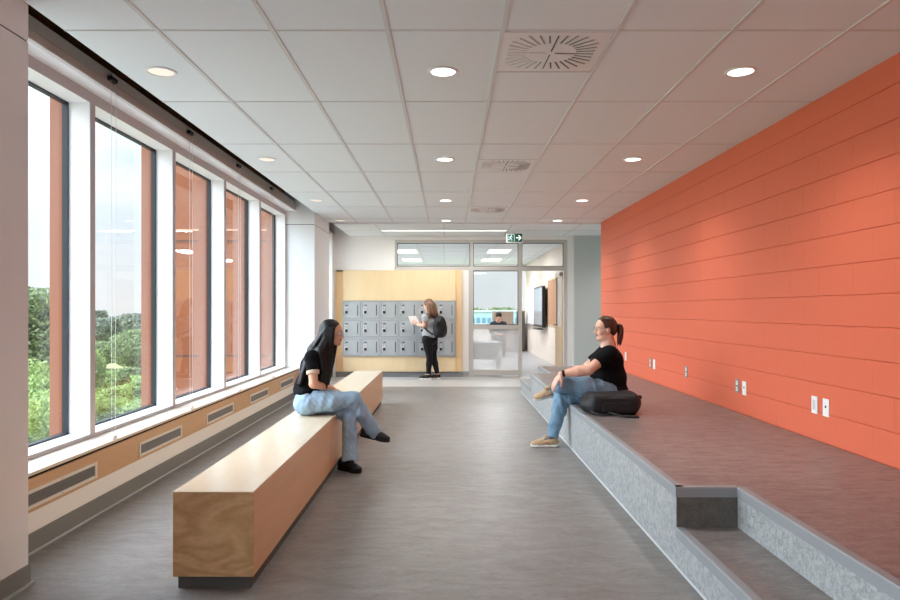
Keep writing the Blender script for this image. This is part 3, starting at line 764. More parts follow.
# ---- lockers in their wooden surround
LX0, LW, LZ0, LH, LY = -2.054, 0.368, 0.407, 0.361, 13.262
def surround():
    t = thing('locker_surround', 'pale birch plywood surround framing the grey lockers', 'wall paneling', (-0.95, 13.3, 0.105))
    x1 = LX0 + 6 * LW; z1 = LZ0 + 3 * LH; y0, y1 = 13.285, YBW + 0.265
    MB().box(LX0, x1, y0, y1, z1 + 0.003, 2.085, 0.002).build('top_panel', M_BIRCH, t)
    MB().box(LX0, x1, y0, y1, 0.106, LZ0 - 0.003, 0.002).build('bottom_panel', M_BIRCH, t)
    MB().box(-2.198, LX0 - 0.003, y0 + 0.02, y1, 0.106, 2.06, 0.002).build('side_panel', M_BIRCH_DK, t)
    MB().box(x1 + 0.003, 0.273, y0 + 0.01, y1, 0.106, 2.085, 0.002).build('side_panel', M_BIRCH_DK, t)
surround()
def locker():
    x0, z0, y0, y1 = 0.0, 0.0, 0.0, 0.34
    t = thing('locker', 'grey locker', 'locker', (LW / 2, 0, 0), 'grey steel lockers')
    m = MB(); w, h, e = LW - 0.001, LH - 0.001, 0.018
    m.box(0, w, 0.022, y1, 0, h)
    m.box(0, e, 0, 0.022, 0, h); m.box(w - e, w, 0, 0.022, 0, h); m.box(e, w - e, 0, 0.022, 0, e); m.box(e, w - e, 0, 0.022, h - e, h); m.build('body', M_LOCKER, t)
    d = MB().box(e + 0.006, w - e - 0.006, -0.004, 0.018, e + 0.006, h - e - 0.006, 0.003).build('door', M_LOCKER, t)
    MB().box(0.028, 0.094, -0.009, -0.003, 0.105, 0.240, 0.002).build('latch_plate', M_SATIN, d)
    MB().lathe((0.056, -0.009, 0.212), [(0.014, -0.012), (0.016, -0.003), (0.016, 0.0)], 20, 'Y').build('combination_lock', M_STEEL, d)
    MB().box(0.050, 0.098, -0.022, -0.009, 0.112, 0.166, 0.006).build('handle', M_DARK, d)
    MB().box(0.055, 0.105, -0.0055, -0.003, 0.262, 0.284, 0.001).build('number_plate', M_LOCKER_DK, d)
    s = MB(); s.box(0.290, 0.301, -0.005, -0.003, 0.075, 0.285); s.box(0.283, 0.288, -0.0052, -0.003, 0.070, 0.290); s.build('vent_slot', M_LOCKER_DK, d)
    return t
lk = locker(); cols = ['leftmost column', 'second column from the left', 'third column from the left', 'fourth column from the left', 'fifth column, behind the standing person', 'rightmost column']
first = True
for c in range(6):
    for r in range(3):
        o = lk if first else copy_tree(lk); first = False
        o.location = (LX0 + LW * (c + 0.5), LY, LZ0 + LH * r)
        o['label'] = 'grey metal locker in the %s row, %s' % (('bottom', 'middle', 'top')[r], cols[c])

# ---- plates on the orange wall
def plate(y, z, kind, lab, grp):
    x = XR; w, h = 0.075, 0.120
    nm = 'power_outlet' if kind == 'outlet' else 'wall_plate'
    t = thing(nm, lab, 'outlet' if kind == 'outlet' else 'wall plate', (x, y, z), grp)
    MB().box(x - 0.006, x - 0.0003, y - w / 2, y + w / 2, z - h / 2, z + h / 2, 0.002).build('cover_plate', M_GREYPL if kind == 'outlet' else M_PLASTIC, t)
    if kind == 'outlet':
        for s in (-1, 1):
            f = MB().box(x - 0.0085, x - 0.006, y - 0.017, y + 0.017, z + s * 0.027 - 0.017, z + s * 0.027 + 0.017, 0.001).build('socket', M_PLASTIC, t)
            q = MB(); q.box(x - 0.0092, x - 0.0085, y - 0.009, y - 0.006, z + s * 0.027 - 0.004, z + s * 0.027 + 0.008); q.box(x - 0.0092, x - 0.0085, y + 0.006, y + 0.009, z + s * 0.027 - 0.004, z + s * 0.027 + 0.008); q.build('slots', M_DARK, f)
    elif kind == 'jack': MB().box(x - 0.008, x - 0.006, y - 0.008, y + 0.008, z - 0.002, z + 0.014, 0.001).build('jack', M_DARK, t)
    elif kind == 'decora':
        MB().box(x - 0.0085, x - 0.006, y - 0.017, y + 0.017, z - 0.034, z + 0.034, 0.001).build('insert', mat('plate_insert', (206, 208, 208), 0.4), t)
plate(4.747, 0.655, 'decora', 'white plate with grey insert, left of the two nearest plates on the orange wall', 'plates on the orange wall')
plate(4.603, 0.655, 'jack', 'white plate with one dark jack, nearest the camera on the orange wall', 'plates on the orange wall')
plate(6.016, 0.645, 'outlet', 'grey outlet beside a white jack plate, nearest outlet to the camera', 'outlets on the orange wall')
plate(5.872, 0.640, 'jack', 'white jack plate right beside a grey outlet in the middle of the orange wall', 'plates on the orange wall')
plate(7.305, 0.650, 'outlet', 'grey outlet standing alone on the orange wall', 'outlets on the orange wall')
plate(8.60, 0.645, 'outlet', 'grey outlet paired with a white plate far down the orange wall', 'outlets on the orange wall')
plate(8.44, 0.640, 'blank', 'plain white plate paired with a grey outlet far down the orange wall', 'plates on the orange wall')
plate(9.79, 0.645, 'blank', 'white wall plate just behind the back of the person on the platform', 'plates on the orange wall')

# ---- classroom things
t = thing('display_screen', 'large dark framed screen on the classroom wall', 'screen', (2.42, 17.95, 0.8))
MB().box(2.37, 2.45, 17.1, 18.85, 0.86, 1.92, 0.006).build('housing', M_DARK, t)
box('screen', 2.366, 2.3705, 17.14, 18.81, 0.92, 1.88, mat('screen_glass', (150, 165, 175), 0.12, 0.8), t)
box('mount', 2.45, 2.519, 17.6, 18.3, 1.2, 1.6, M_DARK, t); MB().box(2.30, 2.45, 17.5, 18.4, 0.80, 0.83, 0.004).build('tray', M_DARK, t)
t = thing('whiteboard', 'white board on the classroom wall behind the screen', 'whiteboard', (2.5, 20, 0.9))
box('panel', 2.498, 2.516, 19.1, 21.4, 0.9, 2.0, M_PLASTIC, t); box('tray', 2.43, 2.498, 19.1, 21.4, 0.86, 0.885, M_STEEL, t)
t = thing('pin_board', 'tan pin board on the classroom wall by the doorway', 'pin board', (2.5, 16.3, 0.93))
box('panel', 2.498, 2.516, 15.75, 16.95, 0.95, 2.03, mat('cork', (170, 128, 100), 0.85), t)
f = MB(); f.box(2.492, 2.516, 15.72, 15.75, 0.92, 2.06); f.box(2.492, 2.516, 16.95, 16.98, 0.92, 2.06); f.box(2.492, 2.516, 15.75, 16.95, 0.92, 0.95); f.box(2.492, 2.516, 15.75, 16.95, 2.03, 2.06); f.build('frame', M_DOORWOOD, t)
t = thing('table', 'grey topped table behind the frosted glass', 'table', (0.85, 14.6, 0))
MB().box(0.30, 1.12, 14.2, 15.0, 0.60, 0.63, 0.004).build('tabletop', mat('table_top', (120, 132, 142), 0.4), t)
for x in (0.36, 1.08):
    for y in (14.25, 14.95): MB().tube([(x, y, 0), (x, y, 0.60)], 0.022, 10).build('leg', M_STEEL, t)
box('modesty_panel', 0.40, 1.02, 14.55, 14.57, 0.25, 0.60, mat('table_panel', (130, 140, 150), 0.5), t)
def troffer(x, y, lab):
    t = thing('ceiling_troffer', lab, 'ceiling light', (x, y, 2.78), 'classroom ceiling lights')
    f = MB(); a, b = 0.30, 0.6
    f.box(x - a, x + a, y - b, y - b + 0.03, 2.768, 2.779); f.box(x - a, x + a, y + b - 0.03, y + b, 2.768, 2.779); f.box(x - a, x - a + 0.03, y - b + 0.03, y + b - 0.03, 2.768, 2.779); f.box(x + a - 0.03, x + a, y - b + 0.03, y + b - 0.03, 2.768, 2.779)
    ld = bpy.data.lights.new('lamp', 'AREA'); ld.shape = 'RECTANGLE'; ld.size = 0.5; ld.size_y = 1.1; ld.energy = TROFFER_WATTS; lo = bpy.data.objects.new('lamp', ld); COL.objects.link(lo); lo.parent = t; lo.location = (0, 0, -0.02)
    f.build('frame', M_PLASTIC, t); box('lens', x - a + 0.03, x + a - 0.03, y - b + 0.03, y + b - 0.03, 2.773, 2.777, M_TROFF, t)
troffer(1.27, 17.0, 'rectangular classroom ceiling light above the glazed door side'); troffer(1.27, 20.0, 'far classroom ceiling light behind the partition glass')
troffer(-1.05, 17.0, 'rectangular classroom ceiling light seen over the lockers'); troffer(-1.05, 20.0, 'far classroom ceiling light seen over the lockers')
t = thing('storage_cabinet', 'low brown cabinet under the classroom window', 'cabinet', (1.85, 21.5, 0))
MB().box(1.42, 2.05, 21.3, 21.9, 0.03, 1.26, 0.006).build('body', mat('cabinet_brown', (150, 132, 118), 0.5), t)
for x in (1.43, 1.74): MB().box(x, x + 0.30, 21.28, 21.30, 0.08, 1.24, 0.003).build('door', mat('cabinet_door', (140, 122, 108), 0.5), t)
box('plinth', 1.44, 2.03, 21.33, 21.88, 0, 0.03, M_DARK, t)
t = thing('tall_cabinet', 'dark narrow cabinet at the end of the classroom wall', 'cabinet', (2.3, 20.9, 0))
MB().box(2.20, 2.42, 21.45, 21.85, 0.03, 1.27, 0.006).build('body', mat('cabinet_dark', (84, 74, 68), 0.5), t); box('plinth', 2.22, 2.40, 21.48, 21.83, 0, 0.03, M_DARK, t)

# ================================================================== PEOPLE
SKIN_A = mat('skin_warm', (214, 164, 136), 0.5, 0.4); SKIN_B = mat('skin_pale', (232, 182, 158), 0.5, 0.4)
LIP = mat('lips', (178, 104, 94), 0.4, 0.4); BROW = mat('brow', (70, 48, 38), 0.7, 0.2)
EYE_W = mat('eye_white', (236, 232, 228), 0.2, 0.5); EYE_D = mat('iris', (46, 32, 24), 0.15, 0.5)
HAIR_BLACK = mat('black_hair', (17, 13, 12), 0.45, 0.32, var=0.35, vscale=40, stretch=(1, 1, 0.06))
HAIR_BROWN = mat('auburn_hair', (76, 46, 32), 0.42, 0.5, var=0.35, vscale=40, stretch=(1, 1, 0.15))
HAIR_OMBRE = mat('ombre_hair', (112, 78, 54), 0.45, 0.5, var=0.4, vscale=22, stretch=(1, 1, 0.12))
TEE_BLACK = mat('black_cotton', (16, 17, 19), 0.9, 0.15, sheen=0.0, bump=0.1, bscale=500)
TEE_GREY = mat('grey_cotton', (176, 178, 180), 0.85, 0.2, sheen=0.2)
CUFF = mat('cream_rib', (214, 192, 172), 0.8, 0.2)
DENIM_LIGHT = mat('light_denim', (158, 186, 208), 0.85, 0.2, var=0.16, vscale=9, bump=0.15, bscale=700)
DENIM_MID = mat('mid_denim', (120, 150, 172), 0.85, 0.2, var=0.24, vscale=8, bump=0.15, bscale=700)
LEGGING = mat('black_legging', (24, 24, 27), 0.75, 0.25)
SHOE_BLACK = mat('black_shoe', (24, 23, 24), 0.6, 0.35); SOLE_BLACK = mat('black_sole', (36, 35, 35), 0.6, 0.3)
SHOE_TAN = mat('tan_suede', (188, 160, 126), 0.85, 0.2, var=0.25, vscale=24); SOLE_WHITE = mat('white_sole', (232, 228, 220), 0.6, 0.3); SHOE_PATCH = mat('pink_patch', (206, 150, 126), 0.8, 0.2)
BAG_BLACK = mat('black_nylon', (22, 22, 24), 0.6, 0.4, bump=0.15, bscale=300); ZIP = mat('zip_grey', (72, 72, 74), 0.4, 0.5)

def frame_of(fwd, up):
    f = Vector(fwd).normalized(); u = Vector(up); s = u.cross(f).normalized(); u = f.cross(s).normalized()
    return f, s, u                       # forward, own-left side, up
def head_prims(S, c, fwd, up, sc=1.0):
    f, s, u = frame_of(fwd, up); rot = [tuple(f), tuple(s), tuple(u)]; c = Vector(c)
    def L(a, b, d): return c + (f * a + s * b + u * d) * sc
    def r3(*v): return tuple(x * sc for x in v)
    S.ell(L(-0.012, 0, 0.032), r3(0.094, 0.074, 0.084), rot, 0.01)
    S.ell(L(0.028, 0, -0.030), r3(0.060, 0.056, 0.074), rot, 0.03)
    S.ell(L(0.045, 0, 0.035), r3(0.040, 0.058, 0.040), rot, 0.02)
    S.cone(L(0.020, 0.040, -0.070), L(0.066, 0.006, -0.090), 0.018 * sc, 0.016 * sc, 0.02); S.cone(L(0.020, -0.040, -0.070), L(0.066, -0.006, -0.090), 0.018 * sc, 0.016 * sc, 0.02)
    S.sph(L(0.071, 0, -0.088), 0.015 * sc, 0.015)
    for b in (1, -1):
        S.sph(L(0.055, 0.034 * b, -0.026), 0.026 * sc, 0.02)
        S.ell(L(0.082, 0.033 * b, 0.005), r3(0.010, 0.019, 0.009), rot, 0.012, True)
        S.ell(L(-0.008, 0.074 * b, -0.012), r3(0.018, 0.008, 0.031), rot, 0.006)
        S.sph(L(0.096, 0.011 * b, -0.035), 0.0085 * sc, 0.006)
        S.ell(L(0.081, 0.026 * b, 0.024), r3(0.010, 0.022, 0.006), rot, 0.01)
    S.cone(L(0.082, 0, 0.012), L(0.106, 0, -0.027), 0.0075 * sc, 0.0105 * sc, 0.010)
    S.ell(L(0.084, 0, -0.053), r3(0.010, 0.024, 0.0055), rot, 0.006); S.ell(L(0.081, 0, -0.064), r3(0.010, 0.021, 0.006), rot, 0.006)
    return L, rot
def head_paint(L, sc=1.0):
    p = [(L(0.088, 0, -0.0585), (0.022 * sc,) * 2 + (0.0115 * sc,), 1)]
    return p
def eyes(parent, L, sc=1.0, brow=None):
    for b in (1, -1):
        e = MB(); e.lathe(L(0.0735, 0.032 * b, 0.004), [(0.0, -0.0115 * sc)] + [(0.0115 * sc * math.sin(q * 0.3927), -0.0115 * sc * math.cos(q * 0.3927)) for q in range(1, 8)] + [(0.0, 0.0115 * sc)], 14)
        o = e.build('eye', EYE_W, parent, True)
        e = MB(); c0 = L(0.0815, 0.032 * b, 0.004); e.lathe(c0, [(0.0, -0.0048 * sc)] + [(0.0048 * sc * math.sin(q * 0.5236), -0.0048 * sc * math.cos(q * 0.5236)) for q in range(1, 6)] + [(0.0, 0.0048 * sc)], 10)
        e.build('iris', EYE_D, o, True)
        if brow:
            MB().tube([L(0.086, 0.014 * b, 0.027), L(0.086, 0.030 * b, 0.031), L(0.074, 0.048 * b, 0.026)], [0.003, 0.0036, 0.002], 6).build('eyebrow', brow, parent, True)
def hand(S, wrist, fdir, pn, thumb, curl=(0.25, 0.35, 0.3), sc=1.0, spread=0.04):
    """palm, four unequal fingers bending towards pn, thumb leaving the side given by +-1"""
    w = Vector(wrist); f = Vector(fdir).normalized(); n = Vector(pn); n = (n - f * n.dot(f)).normalized(); l = f.cross(n).normalized() * thumb
    lens = ((0.040, 0.024, 0.019), (0.044, 0.028, 0.020), (0.041, 0.026, 0.020), (0.032, 0.019, 0.017)); pal = (0.086, 0.088, 0.083, 0.075)
    for i in range(4):
        o = (0.027 - 0.018 * i) * sc
        a = w + l * o * 0.62 + f * 0.012 * sc; kn = w + l * o + f * pal[i] * sc - n * 0.003
        S.cone(a, kn, 0.0145 * sc, 0.0105 * sc, 0.008)
        d = (f + l * spread * (1.5 - i)).normalized(); ang = 0; p = kn
        for j in range(3):
            ang += curl[j]; dd = (d * math.cos(ang) + n * math.sin(ang)).normalized(); q = p + dd * lens[i][j] * sc
            S.cone(p, q, (0.0092 - 0.0008 * j) * sc, (0.0086 - 0.0009 * j) * sc, 0.003); p = q
    S.cone(w + l * 0.012 * sc + f * 0.035 * sc + n * 0.008, w - l * 0.012 * sc + f * 0.03 * sc + n * 0.008, 0.014 * sc, 0.013 * sc, 0.012)
    t0 = w + l * 0.016 * sc + f * 0.018 * sc; t1 = t0 + (f * 0.62 + l * 0.66 + n * 0.30).normalized() * 0.044 * sc
    t2 = t1 + (f * 0.86 + l * 0.30 + n * 0.35).normalized() * 0.033 * sc; t3 = t2 + (f * 0.93 + l * 0.02 + n * 0.38).normalized() * 0.026 * sc
    S.cone(t0, t1, 0.0145 * sc, 0.0115 * sc, 0.010); S.cone(t1, t2, 0.0108 * sc, 0.0095 * sc, 0.004); S.cone(t2, t3, 0.0095 * sc, 0.0075 * sc, 0.003)
def folds(amp, fr=55.0, seed=0):
    rg = np.random.RandomState(seed); dirs = rg.normal(size=(5, 3)); dirs /= np.linalg.norm(dirs, axis=1)[:, None]
    def fn(X, Y, Z):
        q = 0
        for i, d in enumerate(dirs):
            wv = fr * (0.5 + 0.28 * i); q = q + np.sin(wv * (d[0] * X + d[1] * Y + d[2] * Z) + 1.7 * np.sin(fr * 0.31 * (d[1] * X - d[0] * Y + d[2] * Z) + i)) / (1 + 0.35 * i)
        return amp * q
    return fn
def denim(a, seed):
    f1, f2 = folds(a * 0.45, 42, seed), folds(a * 0.6, 105, seed + 50)
    return lambda X, Y, Z: f1(X, Y, Z) + f2(X, Y, Z)
def bez(pts, n):
    pts = [Vector(p) for p in pts]; out = []
    for i in range(n):
        t = i / (n - 1); q = pts[:]
        while len(q) > 1: q = [a.lerp(b, t) for a, b in zip(q, q[1:])]
        out.append(q[0])
    return out
def shoe(parent, heel, toe, up, m_up, m_sole, w=0.043, tall=0.062, laces=None, patch=None, sole_h=0.0):
    """heel and toe lie on the underside of the sole; up is the way out of the foot"""
    heel, toe, u = Vector(heel), Vector(toe), Vector(up).normalized(); f = (toe - heel); Ln = f.length; f.normalize(); u = (u - f * u.dot(f)).normalized(); s = u.cross(f)
    rot = [tuple(f), tuple(s), tuple(u)]
    def P(a, b, c): return heel + f * a * Ln + s * b + u * c
    S = SDF()
    S.cone(P(0.16, 0, 0.046), P(0.36, 0, 0.044), 0.036, 0.038, 0.02); S.cone(P(0.36, 0, 0.042), P(0.70, 0, 0.034), 0.040, 0.037, 0.02); S.ell(P(0.80, 0, 0.032), (0.058, w, 0.026), rot, 0.025)
    S.cone(P(0.17, 0, 0.050), P(0.20, 0, 0.050 + tall * 0.62), 0.036, 0.034, 0.02, True); S.cone(P(0.36, 0, 0.06), P(0.60, 0, 0.055), 0.026, 0.02, 0.02)
    S.rbox(P(0.5, 0, -0.06), (0.3, 0.2, 0.075), 0.0, rot, 0.004, True)
    o = S.build('shoe', m_up, parent, 0.005)
    S = SDF(); S.cone(P(0.15, 0, 0.012), P(0.42, 0, 0.012), 0.039, 0.037, 0.02); S.cone(P(0.42, 0, 0.012), P(0.78, 0, 0.012), 0.034, 0.042, 0.02); S.cone(P(0.78, 0, 0.012), P(0.92, 0, 0.014), 0.042, 0.026, 0.02)
    S.rbox(P(0.5, 0, -0.10), (0.3, 0.2, 0.10), 0.0, rot, 0.003, True); S.rbox(P(0.5, 0, 0.130 + sole_h), (0.3, 0.2, 0.104), 0.0, rot, 0.003, True)
    S.build('sole', m_sole, o, 0.005)
    if tall > 0.08: S = SDF(); S.cone(P(0.46, 0, 0.070), P(0.33, 0, 0.112), 0.020, 0.016, 0.01); S.rbox(P(0.40, 0, 0.09), (0.006 + 0.03, 0.022, 0.022), 0.01, rot, 0.01); S.build('tongue', m_up, o, 0.005)
    if laces:
        b = MB()
        for k in range(4):
            a = 0.44 + 0.075 * k; h = 0.083 - 0.010 * k
            b.tube([P(a, -0.024, h - 0.010), P(a + 0.02, 0, h + 0.001), P(a, 0.024, h - 0.010)], 0.0032, 6)
        b.build('laces', laces, o, True)
    if patch:
        for sg in (1, -1): MB().tube([P(0.30, sg * 0.036, 0.036), P(0.42, sg * 0.037, 0.055), P(0.60, sg * 0.038, 0.038)], [0.007, 0.009, 0.006], 8).build('side_stripe', patch, o, True)
    return o
def specs(parent, L, m, sc=1.0):
    b = MB()
    for s in (1, -1):
        ring = [L(0.098 - 0.006 * abs(math.cos(q * 0.3927)), (0.032 + 0.024 * math.cos(q * 0.3927)) * s, 0.004 + 0.019 * math.sin(q * 0.3927)) for q in range(17)]
        b.tube(ring, 0.0016, 6); b.tube([L(0.090, 0.055 * s, 0.012), L(0.040, 0.074 * s, 0.014), L(-0.008, 0.080 * s, 0.010)], 0.0016, 6)
    b.tube([L(0.099, 0.009, 0.008), L(0.101, 0, 0.010), L(0.099, -0.009, 0.008)], 0.0016, 6)
    return b.build('eyeglasses', m, parent, True)

# ---------------------------------------------------------------- woman on the bench
def woman_bench():
    W = lambda x, y, d=5.60: at(x, y, d)
    t = thing('person', 'person with long black hair, black tee and light jeans sitting on the bench', 'person', (-1.10, 5.6, 0.4626))
    B = SDF(); hc = W(332.0, 332.9); fw, up = (1, -0.10, -0.10), (0.10, 0, 1)
    L, rot = head_prims(B, hc, fw, up, 0.91)
    neck = W(319.5, 350)
    B.cone(L(-0.025, 0, -0.05), neck, 0.047, 0.052, 0.02)
    pel = W(306, 402); wst = W(308, 386); cst = W(314.5, 366)
    B.chain([neck, cst, wst, pel], [0.055, 0.082, 0.08, 0.085], 0.05)
    shn, shf = W(312, 357, 5.455), W(319, 356, 5.745); eln, elf = W(313.5, 384, 5.41), W(322, 383, 5.80); wrn, wrf = W(331, 389.0, 5.61), W(334, 390, 5.75)
    for sh, el_, wr in ((shn, eln, wrn), (shf, elf, wrf)):
        B.cone(cst + (sh - cst) * 0.5 + Vector((0, 0, 0.02)), sh, 0.055, 0.043, 0.03); B.cone(sh, el_, 0.042, 0.034, 0.02); B.cone(el_, wr, 0.034, 0.024, 0.015)
    hand(B, wrn, (0.80, 0.50, -0.42), (0.0, 0.35, -1), -1, (0.25, 0.35, 0.3), 0.92)
    hand(B, wrf, (0.85, -0.25, -0.42), (0.0, -0.3, -1), 1, (0.25, 0.35, 0.3), 0.92)
    hn, hf = W(308, 402.5, 5.50), W(309, 403, 5.70)
    kn, kf = W(353, 399, 5.57), W(350, 412.5, 5.64)
    an, af = W(374.5, 432, 5.76), W(349.5, 459, 5.57)
    for h_, k_, a_ in ((hn, kn, an), (hf, kf, af)):
        B.cone(h_, k_, 0.075, 0.045, 0.02); B.cone(k_, a_, 0.045, 0.034, 0.02)
    B.cone(an, W(380, 435.5, 5.735), 0.026, 0.018, 0.02); B.cone(af, W(354, 468.5, 5.51), 0.026, 0.016, 0.02)
    B.build('body', [SKIN_A, LIP, SOLE_BLACK], t, 0.0055, None, head_paint(L, 0.91) + [(an, 0.16, 2), (af, 0.16, 2)])
    eyes(t, L, 0.91, BROW); specs(t, L, mat('clear_frame', (196, 200, 206), 0.2, 0.6, 0.4))
    # shirt
    S = SDF()
    S.chain([W(319, 353), cst, wst, W(306.5, 395)], [0.072, 0.102, 0.096, 0.098], 0.05)
    S.ell(cst + Vector((0.02, -0.05, -0.01)), (0.085, 0.075, 0.10), None, 0.04); S.ell(cst + Vector((0.02, 0.05, -0.01)), (0.085, 0.075, 0.10), None, 0.04)
    S.ell(W(307.5, 391), (0.104, 0.165, 0.055), None, 0.03)
    for sh, el_ in ((shn, eln), (shf, elf)):
        S.cone(cst + (sh - cst) * 0.45 + Vector((0, 0, 0.025)), sh, 0.068, 0.056, 0.04); S.cone(sh, sh.lerp(el_, 0.52), 0.057, 0.054, 0.02, True)
    S.rbox(W(303, 401.5), (0.3, 0.3, 0.035), 0.0, None, 0.006, True)
    S.build('tee_shirt', TEE_BLACK, t, 0.006, folds(0.0022, 42, 2))
    for sh, el_ in ((shn, eln), (shf, elf)):
        C = SDF(); C.cone(sh.lerp(el_, 0.53), sh.lerp(el_, 0.64), 0.052, 0.051, 0.003, True); C.build('sleeve_cuff', CUFF, t, 0.005)
    # jeans
    S = SDF()
    S.ell(W(307.5, 401.5), (0.108, 0.170, 0.103), None, 0.04)
    for h_, k_, a_, sd in ((hn, kn, an, 0.063), (hf, kf, af, 0.062)):
        mid = h_.lerp(k_, 0.5); S.cone(h_, mid, 0.098, 0.084, 0.04); S.cone(mid, k_, 0.084, 0.062, 0.03)
        S.cone(k_, k_.lerp(a_, 0.35), 0.062, 0.061, 0.03); S.cone(k_.lerp(a_, 0.35), k_.lerp(a_, 1.04), 0.060, sd, 0.015, True)
    S.rbox(W(305, 420.6) + Vector((0.0, 0, -0.05)), (0.20, 0.4, 0.05), 0.0, None, 0.01, True)       # seat lies flat on the bench
    S.build('jeans', DENIM_LIGHT, t, 0.006, denim(0.0042, 4))
    shoe(t, W(359.5, 435.5, 5.78), W(389, 442.5, 5.72), (-0.15, 0, 1), SHOE_BLACK, SOLE_BLACK, 0.040)
    shoe(t, (-0.905, 5.635, 0.001), (-0.705, 5.475, 0.001), (0, 0, 1), SHOE_BLACK, SOLE_BLACK, 0.040, laces=SOLE_BLACK)
    # hair: scalp cap plus long locks
    H = SDF()
    H.ell(L(-0.020, 0, 0.034), (0.090, 0.077, 0.083), rot, 0.01); H.ell(L(-0.048, 0, -0.03), (0.066, 0.078, 0.095), rot, 0.02)
    H.cone(L(-0.045, 0, -0.06), W(315, 351, 5.60), 0.070, 0.066, 0.03); H.cone(W(314.5, 351, 5.53), W(306.5, 366, 5.53), 0.055, 0.040, 0.02); H.cone(W(314.5, 351, 5.67), W(306.5, 366, 5.67), 0.055, 0.040, 0.02); H.cone(L(-0.02, -0.06, -0.06), W(321, 352, 5.48), 0.045, 0.045, 0.02); H.cone(W(321, 352, 5.48), W(324, 370, 5.46), 0.045, 0.022, 0.02)
    H.ell(L(0.105, 0, -0.045), (0.085, 0.083, 0.115), rot, 0.012, True)
    rg = random.Random(11)
    for k in range(34):                    # down the back
        q = k / 33; b = -0.072 + 0.144 * q
        st = L(-0.07 + 0.035 * abs(2 * q - 1) ** 2, b, 0.03); y = 5.46 + 0.26 * q
        x = rg.uniform(-3, 3); pts = bez([st, L(-0.105, b * 1.05, -0.08), W(311 + x * 0.6, 352, y), W(304 + x * 0.6, 367, y), W(300.5 + x * 0.9, 374 + rg.uniform(4, 16), y + rg.uniform(-.03, .03))], 7)
        H.chain(pts, [0.017, 0.018, 0.018, 0.017, 0.015, 0.012, 0.006], 0.004)
    for sg, y0 in ((-1, 5.475), (1, 5.71)):   # over the shoulders
        for k in range(20):
            q = k / 19
            st = L(0.028 - 0.07 * q, sg * 0.074, 0.05 - 0.01 * q); x = -8.5 * q + (0 if sg < 0 else 3); z = rg.uniform(-7, 5)
            pts = bez([st, L(0.035 - 0.075 * q, sg * 0.088, -0.05), W(329.5 + x, 352, y0 - 0.02 * sg), W(331.5 + x * 0.9, 366, y0 - 0.05 * sg), W(326.5 + x * 0.45 + rg.uniform(-1.5, 1.5), 384 + z, y0 - 0.035 * sg)], 7)
            H.chain(pts, [0.012, 0.016, 0.017, 0.017, 0.016, 0.012, 0.005], 0.004)
    H.build('hair', HAIR_BLACK, t, 0.0055)
woman_bench()

